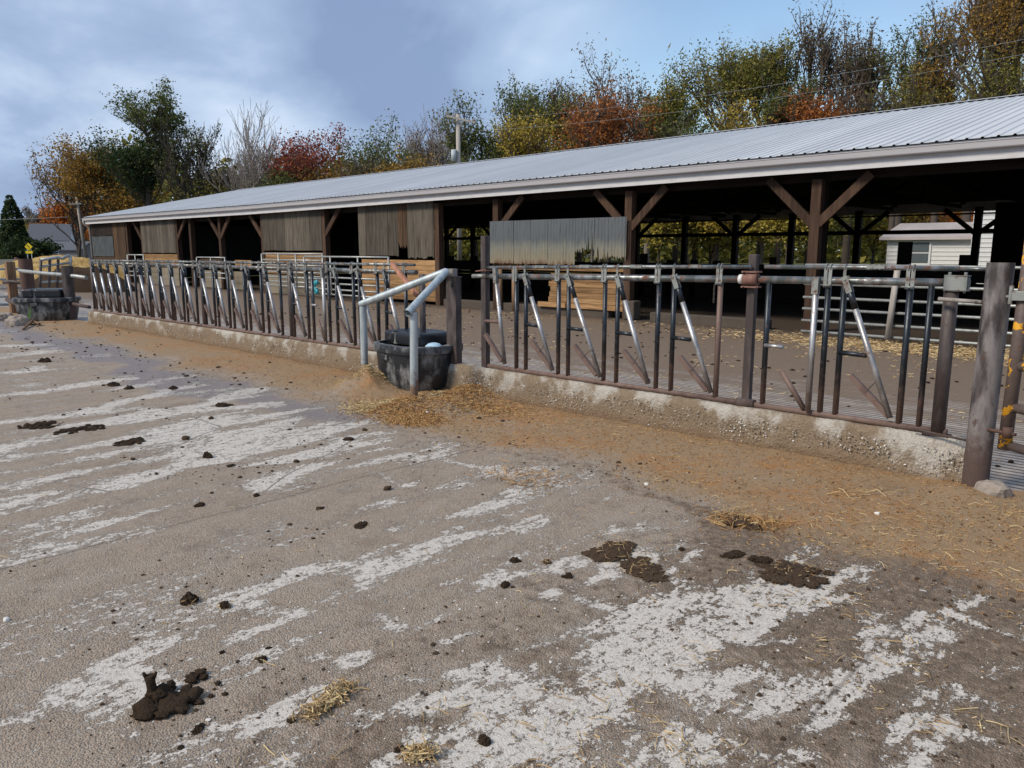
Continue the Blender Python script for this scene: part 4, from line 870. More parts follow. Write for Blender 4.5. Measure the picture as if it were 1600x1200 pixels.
while xq < -10.72:
    w2 = min(.30, -10.70 - xq); hole = -12.25 < xq < -11.85; rt_ = xq > -11.9
    corr(xq, xq + w2 - .012, 1.27 + (.28 if hole else .10 if rt_ else 0) + random.uniform(-.012, .012), 2.41, 'corrugated_metal', .1, amp=.012, y=FY - .20 + random.uniform(-.008, .008), torn=.15 if (rt_ or hole) else .02); xq += .30
corr(-46.3, -43.3, 1.30, 2.35, 'dark_corrugated', .12); corr(-46.3, -43.3, 2.36, 3.1, 'dark_corrugated', .12, y=YW + .02, mat=None) if False else None
boards(-46.3, -43.3, 2.37, 3.1, .5, 'dark_wood')

# gates stored against the barn
def tubegate(x0, x1, zs, y, label, stiles, r=.028, dz=0.0, mat='gate_steel', group=None):
    t = thing('tube_gate', ((x0 + x1) / 2, y, 0), label, 'gate', group)
    for z in zs: MB().tube([(x0, y, z), (x1, y, z + dz)], r, 8).build('gate_rail', mat, t)
    for s in stiles: MB().tube([(s, y - .03, min(zs)), (s, y - .03, max(zs) + dz * (s - x0) / (x1 - x0))], r, 8).build('gate_stile', mat, t)
    return t
X_ = lambda px, y: float(onY(px, 400, y)[0])
tubegate(X_(410, 14.7), X_(505, 14.7), [.35, .5, .66, .85, 1.1, 1.28, 1.50], 14.7, 'long grey tube gate leaning below the grey boarded wall panel', [X_(410, 14.7), X_(436, 14.7), X_(463, 14.7), X_(505, 14.7)], .03)
tubegate(X_(476, 14.3), X_(608, 14.3), [.2, .36, .55, .75, .95, 1.42], 14.3, 'tube gate with a teal cloth closing the dark doorway behind the headlocks', [X_(476, 14.3), X_(517, 14.3), X_(560, 14.3), X_(608, 14.3)], .028)
q0 = onY(493, 448, 14.2); m = MB()
for dx, dz in ((-.06, .1), (.07, .14), (-.03, -.1), (.06, -.16)): m.lathe((q0[0] + dx, q0[1], q0[2] + dz), [(.02, -.1), (.09, -.05), (.1, .04), (.03, .1)], 8, 1, .5)
tag(m.build('teal_rope', 'teal_plastic'), 'teal plastic bundle tied to the tube gate', 'plastic bundle')
tubegate(X_(308, 14.7), X_(352, 14.7), [.5, .7, 1.1, 1.33], 14.7, 'short grey tube gate before the Y braced post', [X_(308, 14.7), X_(330, 14.7), X_(352, 14.7)])
tubegate(X_(200, 14.7), X_(225, 14.7), [.4, .6, .85, 1.12, 1.4], 14.7, 'small grey tube gate before the far left doorway', [X_(200, 14.7), X_(212, 14.7), X_(225, 14.7)])
t = tubegate(-6.25, 1.5, [.08, .29, .52, .74, 1.0, 1.36], 14.8, 'long grey tube gate across the right bay of the barn', [-2.0, 1.5], .026)
MB().tube([(-4.62, 14.72, .05), (-4.55, 14.72, 1.30)], .055, 8).build('gate_stile', 'gray_pole', t)

# ------------------------------------------------------------------ buildings beyond
def house_box(t, c, ang, L_, Wd, h, rh, wall='siding_white', roofm='shingle', siding=.2):
    Mx = Matrix.Translation(c) @ Matrix.Rotation(ang, 4, 'Z')
    def tr(m): m.v = [tuple(Mx @ Vector(v)) for v in m.v]; return m
    tr(MB().add([(-L_ / 2, -Wd / 2, 0), (L_ / 2, -Wd / 2, 0), (L_ / 2, Wd / 2, 0), (-L_ / 2, Wd / 2, 0), (-L_ / 2, -Wd / 2, h), (L_ / 2, -Wd / 2, h), (L_ / 2, Wd / 2, h), (-L_ / 2, Wd / 2, h), (-L_ / 2, 0, h + rh), (L_ / 2, 0, h + rh)],
       [(0, 1, 5, 4), (1, 2, 6, 9, 5), (2, 3, 7, 6), (3, 0, 4, 8, 7), (4, 5, 9, 8), (6, 7, 8, 9)])).build('wall', wall, t)
    m = MB(); e = .35
    for s in (-1, 1): m.add([(-L_ / 2 - e, s * (Wd / 2 + e), h - e * rh / (Wd / 2) + .05), (L_ / 2 + e, s * (Wd / 2 + e), h - e * rh / (Wd / 2) + .05), (L_ / 2 + e, 0, h + rh + .06), (-L_ / 2 - e, 0, h + rh + .06), (-L_ / 2 - e, s * (Wd / 2 + e), h - e * rh / (Wd / 2) + .2), (L_ / 2 + e, s * (Wd / 2 + e), h - e * rh / (Wd / 2) + .2), (L_ / 2 + e, 0, h + rh + .2), (-L_ / 2 - e, 0, h + rh + .2)],
         [(0, 1, 2, 3), (7, 6, 5, 4), (0, 4, 5, 1), (1, 5, 6, 2), (3, 2, 6, 7), (0, 3, 7, 4)])
    tr(m).build('roof', roofm, t)
    if siding:
        m = MB(); z = siding
        while z < h: m.box(-L_ / 2, L_ / 2, -Wd / 2 - .03, -Wd / 2 - .004, z, z + .03); z += siding
        o = tr(m).build('siding', wall, t); o['kind'] = 'stuff'
    return tr
def win(t, tr, x, y, z, w_, h_, frame='siding_white'):
    f = tr(MB().box(x - w_ / 2 - .1, x + w_ / 2 + .1, y - .05, y + .02, z - .1, z + h_ + .1)).build('window', frame, t)
    tr(MB().box(x - w_ / 2, x + w_ / 2, y - .06, y - .051, z, z + h_ / 2 - .03)).build('pane', 'window_dark', f); tr(MB().box(x - w_ / 2, x + w_ / 2, y - .06, y - .051, z + h_ / 2 + .03, z + h_)).build('pane', 'window_dark', f)
YB = 46.
xa, xb = onY(1386, 390, YB)[0], onY(1560, 390, YB)[0]
zt = float(onY(1400, 374, YB)[2]); t = thing('farm_building', ((xa + xb) / 2, YB + 3, 0), 'white sided building with a tin roof seen through the right part of the barn', 'building')
tr = house_box(t, ((xa + xb) / 2 + 2.5, YB + 3, 0), 0, xb - xa + 5, 6, zt, .75, 'siding_white', 'old_tin_roof', .22)
wx = onY(1438, 398, YB)[0] - ((xa + xb) / 2 + 2.5); win(t, tr, wx, -3.03, float(onY(1438, 411, YB)[2]), .85, 1.1)
x1_, x2_ = onY(1516, 390, 43)[0], onY(1600, 390, 43)[0]
t = thing('farm_building', ((x1_ + x2_) / 2, 45, 0), 'taller white sided block at the right edge behind the barn', 'building'); house_box(t, ((x1_ + x2_) / 2 + 1, 45, 0), 0, x2_ - x1_ + 2, 4, 4.6, 1.5, 'siding_white', 'old_tin_roof', .22)
c = atD(84, 135); t = thing('house', c, 'white house with grey roof behind the yellow sign at the far left', 'house')
tr = house_box(t, tuple(c), R(60), 6.0, 5.4, 3.3, 2.6, 'siding_white', 'shingle', 0); win(t, tr, -1.2, -2.7, 1.2, 1.3, 1.3)
c = atD(108, 128); t = thing('house', c, 'low light grey shed right of the far left house', 'house'); tr = house_box(t, tuple(c), R(40), 7, 5, 1.6, 1.2, 'bunk_concrete', 'shingle', 0); win(t, tr, -.5, -2.5, .7, .6, .6)

# road sign
q = atD(45, 83); t = thing('road_sign', q, 'yellow diamond warning sign with curved arrow and plate by the far road', 'road sign')
ang = R(YAW); Mx = Matrix.Translation(q) @ Matrix.Rotation(ang, 4, 'Z')
def trs(m): m.v = [tuple(Mx @ Vector(v)) for v in m.v]; return m
zc_ = hD(385.5, 83)
trs(MB().add([(s * .0 + x, y, zc_ + z) for y in (0, .03) for x, z in ((0, -.42), (.42, 0), (0, .42), (-.42, 0))], [(0, 1, 2, 3), (7, 6, 5, 4), (0, 4, 5, 1), (1, 5, 6, 2), (2, 6, 7, 3), (3, 7, 4, 0)])).build('diamond', 'yellow_sign', t)
trs(MB().box(-.38, .38, 0, .03, zc_ - .72, zc_ - .47)).build('plate', 'yellow_sign', t)
trs(MB().beam((.05, -.01, zc_ - .22), (.05, -.01, zc_ + .02), .06, .02, (0, 1, 0)).beam((.06, -.01, zc_ + .02), (-.12, -.01, zc_ + .1), .06, .02, (0, 1, 0)).add([(-.08, -.012, zc_ + .2), (-.22, -.012, zc_ + .1), (-.08, -.012, zc_)], [(0, 1, 2)])).build('arrow', 'sign_black', t)
for s in (-.22, .22): trs(MB().box(s - .04, s + .04, .03, .08, 0, zc_ - .3)).build('sign_leg', 'galvanized', t)

# ------------------------------------------------------------------ utility poles and wires
def upole(px, D, top, r, label, arm, arm_z, trans=None, lean=0):
    q = atD(px, D); h = hD(top, D); t = thing('utility_pole', q, label, 'utility pole')
    d = RT * lean; MB().tube([(q[0] + d[0], q[1] + d[1], -.1), (q[0], q[1], h)], [r * 1.15, r], 10).build('pole', 'gray_pole', t)
    for (pa, pb, dy0, dy1) in arm:
        A = atD(pa, D - .3); Bp = atD(pb, D - .3); MB().beam((A[0], A[1], hD(dy0, D)), (Bp[0], Bp[1], hD(dy1, D)), .12, .14).build('crossarm', 'gray_pole', t)
        for f in (.04, .3, .96):
            P_ = A + (Bp - A) * f; zz = hD(dy0 + (dy1 - dy0) * f, D); MB().tube([(P_[0], P_[1], zz + .05), (P_[0], P_[1], zz + .26)], .05, 6).build('insulator', 'ceramic', t)
    if trans:
        P_ = atD(trans[0], D - .2); MB().tube([(P_[0], P_[1], hD(trans[2], D)), (P_[0], P_[1], hD(trans[1], D))], .19, 12).build('transformer', 'transformer_gray', t)
    return t, q, h
p1, q1, h1 = upole(718, 54, 188, .15, 'grey utility pole with crossarm and transformer rising behind the barn roof', [(700, 744, 191, 201)], 0, (711, 240, 257))
A = atD(721, 53.8); Bq = atD(726, 53.8); MB().beam((A[0], A[1], hD(206, 54)), (Bq[0], Bq[1], hD(199, 54)), .04, .08).build('arm_brace', 'gray_pole', p1)
p2, q2, h2 = upole(127, 88, 302, .17, 'slim utility pole rising left of the barn end', [(109, 145, 303, 305), (115, 135, 321, 320)], 0, None, .5)
def wire(a, b, sag, label, r=.018):
    pts = [np.array(a) + (np.array(b) - np.array(a)) * s + np.array((0, 0, -4 * sag * s * (1 - s))) for s in np.linspace(0, 1, 24)]
    m = MB().tube(pts, r, 4, False); tag(m.build('power_line', 'gate_steel'), label, 'power line')
A = atD(742, 54); Bq = atD(1720, 30)
wire((A[0], A[1], hD(200, 54) + .2), (Bq[0], Bq[1], hD(50, 30)), .6, 'upper overhead wire running right from the crossarm across the trees', .007)
wire((A[0], A[1], hD(212, 54)), (Bq[0], Bq[1], hD(72, 30)), .6, 'lower overhead wire running right across the trees', .007)
A = atD(112, 88); Bq = atD(-300, 90)
wire((A[0], A[1], hD(340, 88)), (Bq[0], Bq[1], hD(345, 90)), .3, 'thin wire passing in front of the dark evergreen at the far left', .014)

# ------------------------------------------------------------------ trees
def grow(seed, depth=4, spread=.55, up=.35, trunk=.28, multi=1, first=.25):
    rnd = random.Random(seed); segs = []; tips = []
    def br(p, d, L_, r, k):
        n = 4 if k < 2 else 3; pts = [p]; dd = d
        for i in range(n):
            dd = (dd + Vector((rnd.gauss(0, .20), rnd.gauss(0, .20), rnd.gauss(0, .10) + up * .16))).normalized(); p2 = pts[-1] + dd * (L_ / n); segs.append((pts[-1][:], p2[:], r * (1 - i / n * .45), r * (1 - (i + 1) / n * .45))); pts.append(p2)
        if k >= depth: tips.extend(q[:] for q in pts[1:]); return
        if k >= depth - 1: tips.append(pts[-1][:]); tips.append(pts[-2][:])
        nb = rnd.choice((4, 5)) if k == 0 else rnd.choice((3, 4))
        a0 = rnd.uniform(0, 6.28)
        for i in range(nb):
            f = first + (1 - first) * (i + rnd.random()) / nb if k == 0 else .25 + .75 * (i + rnd.random()) / nb
            idx = min(int(f * n), n - 1); q = pts[idx] + (pts[idx + 1] - pts[idx]) * (f * n - idx); a = a0 + i * 2.4 + rnd.uniform(-.5, .5)
            side = Vector((math.cos(a), math.sin(a), 0)); nd = (dd * (1 - spread) + side * spread * 1.25 + Vector((0, 0, up * .8))).normalized(); br(q, nd, L_ * (rnd.uniform(.75, 1.0) if k == 0 else rnd.uniform(.55, .8)), r * .55, k + 1)
        br(pts[-1], (dd + Vector((rnd.gauss(0, .3), rnd.gauss(0, .3), 0))).normalized(), L_ * (.55 if k == 0 else .62), r * .55, k + 1)
    for m in range(multi):
        a = 6.28 * m / multi + rnd.uniform(0, 1.5); tilt = .0 if multi == 1 else rnd.uniform(.15, .55); br(Vector((0, 0, 0)), Vector((math.cos(a) * tilt, math.sin(a) * tilt, 1)).normalized(), trunk * rnd.uniform(.8, 1.1), .013, 0)
    return segs, tips
def leafquads(P, size, flat_=0.0):
    n = len(P); a = rng.normal(0, 1, (n, 3)); a /= np.linalg.norm(a, axis=1, keepdims=True); b = rng.normal(0, 1, (n, 3)); b -= a * (a * b).sum(1, keepdims=True); b /= np.linalg.norm(b, axis=1, keepdims=True)
    s = size * rng.uniform(.55, 1.35, (n, 1)); a = a * s; b = b * s * .62
    v = np.stack([P - a, P + b * .8 - a * .1, P + a, P - b * .8 + a * .1], 1).reshape(-1, 3); return v, np.arange(4 * n).reshape(n, 4)
TREEN = [0]
def tree(px, D, top, hw, leaf, n, label, cat='tree', name='tree', seed=None, spread=.55, up=.35, multi=1, scatter=.055, size=.095, low=None, bark='bark', first=.25, trunk=.28, group=None, depth=4, branches=True, gapf=0., lean=0):
    TREEN[0] += 1; seed = seed or TREEN[0] * 13; q = atD(px, D); H = hD(top, D); Wd = hw / 1200 * D
    segs, tips = grow(seed, depth, spread, up, trunk, multi, first)
    T = np.array(tips); zmax = np.percentile(T[:, 2], 99); wmax = np.percentile(np.hypot(T[:, 0], T[:, 1]), 88); sw = Wd * 1.22 / wmax; sz = min(H * .97, max(sw * 1.45 * zmax, H * .42)) / zmax; lift = max(0, H * .97 - sz * zmax)
    Sc = np.array([sw, sw, sz]); Lf = np.array([0, 0, lift]); t = thing(name, q, label, cat, group)
    ln = lambda p: np.array([lean * RT[0], lean * RT[1], 0]) * (p[2] / H) ** 1.5
    V = []; F = []
    m = MB()
    if lift > .1: m.tube([(0, 0, -.1), (0, 0, lift)], [.016 * H, .0135 * H], 7, False)
    for a, b, r0, r1 in segs:
        if n > 1800 and r0 < .0011: continue
        a = np.array(a) * Sc + Lf; b = np.array(b) * Sc + Lf; mn = .017 if n < 1800 else .011; r0 = max(r0 * H * .95, mn * D / 60); r1 = max(r1 * H * .95, mn * .7 * D / 60); m.tube([a + ln(a), b + ln(b)], [r0, r1], 5 if r0 > .08 else 3, False)
    o = m.build('trunk', bark, None, loc=(0, 0, 0)); o.parent = t
    if n > 0:
        P = T * Sc + Lf
        if low is not None: P = P[P[:, 2] > low * H]
        wts = np.ones(len(P))
        if gapf: wts = (rng.random(len(P)) > gapf) * 1. + .08
        n = int(n * 1.2); idx = rng.choice(len(P), n, p=wts / wts.sum()); sg = scatter * min(H, 3.2 * Wd) * .62
        L_ = P[idx] + np.clip(rng.normal(0, 1, (n, 3)), -1.5, 1.5) * np.array([sg, sg, sg * .8]); L_[:, 2] = np.clip(L_[:, 2], .1, None)
        L_ = L_ + np.array([ln(p) for p in L_])
        v, f = leafquads(L_, size * D / 55); o = nmesh('crown', v, f, leaf); o.parent = t
    return t
def conifer(px, D, top, hw, leaf, n, label):
    q = atD(px, D); H = hD(top, D); Wd = hw / 1200 * D; t = thing('evergreen_tree', q, label, 'evergreen tree')
    o = MB().tube([(0, 0, 0), (0, 0, H * .95)], [.25, .05], 8).build('trunk', 'bark', None, loc=(0, 0, 0)); o.parent = t
    z = rng.beta(1.1, 1.5, n); a = rng.uniform(0, 6.28, n); lay = np.round(z * 11 + .3 * np.sin(a * 3)) / 11 + rng.normal(0, .022, n)
    R_ = Wd * np.clip(1.05 - lay, .03, 1) ** .62 * (.72 + .45 * vnoise(a * 2.5, lay * 14, 5)) * rng.uniform(.35, 1, n) ** .45
    v, f = leafquads(np.stack([R_ * np.cos(a), R_ * np.sin(a), np.clip(lay, .02, 1) * H - R_ * .12], 1), .17); o = nmesh('crown', v, f, leaf); o.parent = t
conifer(24, 92, 308, 27, 'leaf_darkgreen', 9000, 'dark green cedar standing at the far left behind the road')
G = 'autumn trees behind the barn'
T = tree
T(44, 92, 374, 26, 'leaf_darkgreen', 3500, 'round dark green bush behind the yellow road sign', 'bush', 'bush', spread=.75, up=.15, multi=3, scatter=.16, size=.12, trunk=.2)
T(-30, 165, 335, 30, 'leaf_olive', 3000, 'olive tree at the left edge beyond the dark cedar', group=G)
T(58, 175, 322, 18, 'leaf_brown', 900, 'thin nearly bare grey tree right of the dark cedar', group=G, bark='pale_bark', size=.09)
T(74, 170, 335, 16, 'leaf_redorange', 2200, 'small orange red tree behind the far left house roof', group=G, multi=2)
T(112, 152, 312, 30, 'leaf_orange', 7500, 'bright orange yellow maple left of the barn end', group=G, multi=2, scatter=.085, first=.1, spread=.65)
T(122, 92, 226, 40, 'leaf_ochre', 4200, 'tall rust brown tree with thin leaves, leftmost above the barn roof', group=G, up=.55, multi=3, scatter=.05, size=.1)
T(160, 84, 228, 34, 'leaf_ochre', 7000, 'golden olive tree over the left roof end', group=G, up=.4, multi=2, scatter=.08)
T(190, 88, 218, 34, 'leaf_olive', 5200, 'loose olive green tree left of the tallest left tree', group=G, up=.4, multi=2, scatter=.06)
T(238, 80, 142, 45, 'leaf_green', 5200, 'tallest left tree with round dark green head on bare limbs', group=G, low=.74, spread=.75, up=.35, scatter=.045, trunk=.42, first=.75, seed=77, depth=4)
T(240, 81, 205, 40, 'leaf_darkgreen', 9000, 'dense dark green crown below the tallest left tree', group=G, scatter=.10, multi=2, spread=.55)
T(212, 84, 285, 40, 'leaf_ochre', 6000, 'low rusty brown tree over the roof below the dark crown', group=G, multi=3, scatter=.13, spread=.7)
T(306, 80, 192, 38, 'leaf_green', 1500, 'half bare tree with leaves only on its right limbs', group=G, gapf=.6, up=.5, scatter=.04, seed=91, multi=2)
T(330, 84, 250, 36, 'leaf_brown', 2600, 'reddish brown twiggy tree left of the big bare tree', group=G, up=.5, multi=3, scatter=.06)
T(342, 80, 282, 34, 'leaf_olive', 5000, 'low olive tree touching the roof left of the bare tree', group=G, multi=3, scatter=.14, spread=.7)
T(412, 76, 178, 46, 'leaf_brown', 0, 'big leafless grey tree against white cloud', group=G, bark='pale_bark', up=.6, multi=3, seed=104, spread=.5)
T(385, 82, 250, 34, 'leaf_brown', 500, 'dark leafless brush at the foot of the big bare tree', group=G, up=.5, multi=4)
T(492, 74, 208, 46, 'leaf_red', 7000, 'red maple above the middle of the roof', group=G, multi=2, scatter=.07, spread=.65, up=.3)
T(455, 72, 262, 36, 'leaf_green', 4500, 'low green tree left of the red maple', group=G, multi=3, scatter=.12, spread=.7)
T(525, 70, 262, 36, 'leaf_ochre', 4500, 'low ochre tree at the foot of the red maple', group=G, multi=3, scatter=.12, spread=.7)
T(602, 70, 200, 42, 'leaf_green', 7000, 'rounded grey green tree left of the utility pole', group=G, scatter=.075, multi=2, up=.4)
T(575, 66, 250, 32, 'leaf_brown', 3500, 'dull reddish brown tree below the rounded green tree', group=G, multi=3, scatter=.1)
T(640, 64, 245, 32, 'leaf_ochre', 3500, 'small orange brown tree left of the transformer', group=G, multi=3, scatter=.1, spread=.65)
T(672, 72, 186, 40, 'leaf_brown', 1300, 'pale nearly bare twiggy tree left of the utility pole', group=G, bark='pale_bark', up=.55, multi=3)
T(765, 64, 168, 44, 'leaf_green', 7500, 'dark green tree just right of the utility pole', group=G, up=.5, multi=2, scatter=.06)
T(805, 62, 134, 38, 'leaf_green', 6000, 'wind blown grey green tree rising right of the utility pole', group=G, up=.6, multi=2, scatter=.045, lean=1)
T(830, 58, 185, 42, 'leaf_yellow', 5500, 'yellow green tree close over the roof left of the orange maple', group=G, multi=3, scatter=.1, spread=.65)
T(868, 64, 136, 30, 'leaf_brown', 3200, 'slender dark brown tree left of the orange maple', group=G, up=.6, multi=2, scatter=.045)
T(905, 60, 150, 34, 'leaf_olive', 4500, 'olive tree behind the orange maple', group=G, multi=2, scatter=.07)
T(950, 58, 98, 52, 'leaf_brown', 3800, 'tall dark half bare tree towering over the orange maple', group=G, up=.45, multi=2, scatter=.05)
T(938, 52, 152, 46, 'leaf_redorange', 6500, 'vivid orange maple over the middle right of the roof', group=G, multi=3, scatter=.09, spread=.6, up=.35)
T(1010, 58, 145, 34, 'leaf_brown', 2200, 'thin grey brown tree right of the orange maple', group=G, up=.5, multi=3, scatter=.05, bark='pale_bark')
T(1055, 54, 118, 38, 'leaf_olive', 7000, 'pointed olive green tree right of the orange maple', group=G, multi=2, scatter=.07)
T(1118, 54, 76, 50, 'leaf_olive', 8000, 'large yellow green round topped tree above the roof', group=G, multi=2, scatter=.06, up=.45)
T(1085, 50, 180, 40, 'leaf_green', 5000, 'low green tree under the large yellow green one', group=G, multi=3, scatter=.12, spread=.7)
T(1188, 52, 72, 32, 'leaf_olive', 6500, 'narrow dark olive tree left of the bare tipped one', group=G, multi=2, scatter=.055, up=.6)
T(1150, 50, 165, 36, 'leaf_yellow', 4500, 'low yellow green tree left of the orange bush', group=G, multi=3, scatter=.12)
T(1268, 52, 20, 40, 'leaf_brown', 3000, 'tall thin brown leaved tree behind the orange bush', group=G, up=.6, multi=2, scatter=.045)
T(1262, 48, 147, 36, 'leaf_redorange', 6000, 'orange tree close over the roof at the right', group=G, multi=3, scatter=.10, spread=.65)
T(1215, 50, 125, 30, 'leaf_green', 4500, 'dark green tree just left of the right orange one', group=G, multi=3, scatter=.1)
T(1322, 50, 62, 32, 'leaf_brown', 2800, 'slim airy tree with few dark leaves, right of the orange tree', group=G, up=.65, multi=2, scatter=.045)
T(1340, 48, 130, 34, 'leaf_brown', 1500, 'bare dark branches low over the roof between two airy trees', group=G, up=.4, multi=3, scatter=.05)
T(1398, 48, 32, 46, 'leaf_green', 5200, 'tall airy grey green tree blown to the right', group=G, up=.55, multi=2, scatter=.04, lean=.8)
T(1390, 46, 120, 44, 'leaf_olive', 4000, 'mixed low green tree under the airy wind blown tree', group=G, multi=3, scatter=.09)
T(1455, 46, 100, 34, 'leaf_ochre', 3500, 'small brownish tree left of the big golden tree', group=G, multi=2, scatter=.07)
T(1505, 44, -20, 52, 'leaf_ochre', 6500, 'big golden brown tree at the upper right', group=G, up=.5, multi=2, scatter=.05, bark='bark')
T(1560, 46, -60, 50, 'leaf_ochre', 9500, 'dense golden tree filling the upper right corner', group=G, up=.45, multi=3, scatter=.06)
T(1620, 42, -40, 46, 'leaf_green', 8000, 'dark green tree cut by the right edge of the photo', group=G, up=.5, multi=2, scatter=.07)
T(1540, 42, 90, 50, 'leaf_olive', 5500, 'low olive tree under the golden ones at the right', group=G, multi=3, scatter=.12)
# understorey seen through the barn
U = 'bushes seen through the barn'
cols = ['leaf_lityellow', 'leaf_litolive', 'leaf_litolive', 'leaf_litolive', 'leaf_lityellow', 'leaf_lityellow', 'leaf_olive', 'leaf_litolive', 'leaf_yellow', 'leaf_litolive', 'leaf_lityellow', 'leaf_olive', 'leaf_litolive', 'leaf_yellow', 'leaf_ochre', 'leaf_orange']
desc = ['yellow green bush left of the pole through the narrow barn opening', 'olive bush right of the pole through the narrow barn opening', 'green bush behind the hole in the metal sheet', 'olive bush behind the torn metal sheet edge', 'pale yellow bush first in the wide barn opening', 'golden bush second in the wide barn opening',
        'dark green bush third in the wide barn opening', 'olive twiggy bush left of the first black back post pair', 'ochre bush behind the braced black back post', 'olive bush right of the braced black back post', 'yellow green bush left of the big front post', 'green bush directly behind the big front post', 'ochre bush right of the big front post', 'brownish bush left of the white building', 'brown orange bush over the white building roof', 'orange bush above the tin roof at the right']
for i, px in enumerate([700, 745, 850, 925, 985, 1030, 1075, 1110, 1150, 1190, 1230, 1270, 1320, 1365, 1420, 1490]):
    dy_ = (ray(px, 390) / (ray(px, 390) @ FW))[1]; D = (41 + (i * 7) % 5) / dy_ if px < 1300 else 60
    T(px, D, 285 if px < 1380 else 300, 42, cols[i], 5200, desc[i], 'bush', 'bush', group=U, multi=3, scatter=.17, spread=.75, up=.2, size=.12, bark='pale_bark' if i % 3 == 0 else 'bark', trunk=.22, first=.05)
# distant wood: one mass
n = 60000; px_ = rng.uniform(-150, 1900, n); Dd = rng.uniform(95, 125, n) + np.where(px_ < 170, 75, 0); hmax = np.interp(px_, [-150, 30, 150, 700, 1900], [7, 10, 15, 12, 12]) * (.7 + .5 * vnoise(px_ / 45., px_ * 0, 8))
dirs = np.array([ray(x, 390) / (ray(x, 390) @ FW) for x in px_]); P = EY + dirs * Dd[:, None]; P[:, 2] = rng.beta(1.4, 1.6, n) * hmax
v, f = leafquads(P, .55); tag(nmesh('distant_wood', v, f, 'leaf_olive', kind='stuff'), 'far mass of autumn woodland beyond the trees', 'woodland')
# two leaves blown through the air
for (px, py, D, lab) in [(1046, 72, 9, 'yellowish leaf blowing high in the sky, the left of two'), (1066, 77, 9, 'brown leaf blowing high in the sky, the right of two')]:
    d = ray(px, py); q = EY + d / (d @ FW) * D; V = [(-.03, 0, -.02), (0, .015, .0), (.02, 0, .04), (0, -.015, .0), (0, 0, .012)]
    o = nmesh('leaf', V, [(0, 1, 4), (1, 2, 4), (2, 3, 4), (3, 0, 4)], 'leaf_yellow' if px < 1050 else 'leaf_brown', loc=tuple(q)); tag(o, lab, 'leaf')

# ------------------------------------------------------------------ dung, straw, stones on the yard
def clod(px, py, r, label, flat_=.55, mat='dung', name='manure_clod', parts=3, spreadr=1.0, straw=0):
    q = gp(px, py); z = gh1(*q); n = parts * 5 + 4; rr_ = r * spreadr * .8 * rng.random(n) ** .7; aa = rng.uniform(0, 6.28, n); ax = rng.uniform(0, 3.14); el_ = rng.uniform(.45, .8)
    dx, dy = rr_ * np.cos(aa), rr_ * np.sin(aa) * el_; X_c = q[0] + dx * math.cos(ax) - dy * math.sin(ax); Y_c = q[1] + dx * math.sin(ax) + dy * math.cos(ax)
    V = IV3; Vs = []; Fs = []
    for i in range(n):
        rr = r * rng.uniform(.22, .58) * (1.15 - .6 * rr_[i] / (r * spreadr)); v = V.copy(); nz = fbm(v[:, 0] * 3.2 + i * 7 + px, v[:, 1] * 3.2 + v[:, 2] * 2.7, 5, 90, .65) - .5; v *= (1 + nz * 1.7)[:, None]; v = v * np.array([rr, rr * rng.uniform(.5, 1), rr * flat_ * rng.uniform(.7, 1.6)]); a = rng.uniform(0, 6.28)
        v = np.stack([v[:, 0] * math.cos(a) - v[:, 1] * math.sin(a), v[:, 0] * math.sin(a) + v[:, 1] * math.cos(a), v[:, 2]], 1) + np.array([X_c[i], Y_c[i], z + rr * flat_ * .35]); Vs.append(v); Fs.append(IF3 + i * len(V))
    A_ = np.concatenate(Vs); o = nmesh(name, A_ - np.array([q[0], q[1], z]), np.concatenate(Fs), mat, smooth=False, loc=(q[0], q[1], z)); tag(o, label, 'manure', 'manure clods on the yard')
    if straw:
        straw = int(straw * .45); v, f = strips(np.stack([rng.normal(0, r * .7, straw), rng.normal(0, r * .7, straw), rng.uniform(.0, r * .5, straw)], 1), .035, .0016, .5); s = nmesh('straw_bits', v, f, 'straw', kind='stuff'); s.parent = o
    return o
def strips(P, length, width, lift=.25, ang=None):
    n = len(P); a = rng.uniform(0, 6.28, n) if ang is None else ang; l = length * rng.uniform(.4, 1.3, n); w_ = width * rng.uniform(.6, 1.4, n); ti = rng.normal(0, lift, n)
    d = np.stack([np.cos(a) * np.cos(ti), np.sin(a) * np.cos(ti), np.sin(ti)], 1); s = np.stack([-np.sin(a), np.cos(a), np.zeros(n)], 1) * w_[:, None]
    bend = np.stack([np.zeros(n), np.zeros(n), rng.normal(0, .10, n) * l], 1) + s * (rng.normal(0, 2.5, n) * 1.)[:, None]; A_ = P - d * (l / 2)[:, None]; B_ = P + d * (l / 2)[:, None]; Mi = P + bend; up_ = np.array([0, 0, 1.]) * w_[:, None]
    v = np.stack([A_ - s, A_ + s, Mi + s, Mi - s, B_ + s, B_ - s, Mi + up_ * 1.2, A_ + up_ * 1.2, B_ + up_ * 1.2], 1).reshape(-1, 3)
    o = (np.arange(n) * 9)[:, None]; f = np.concatenate([o + np.array([[0, 3, 6, 7]]), o + np.array([[1, 7, 6, 2]]), o + np.array([[3, 5, 8, 6]]), o + np.array([[2, 6, 8, 4]])]); return v, f
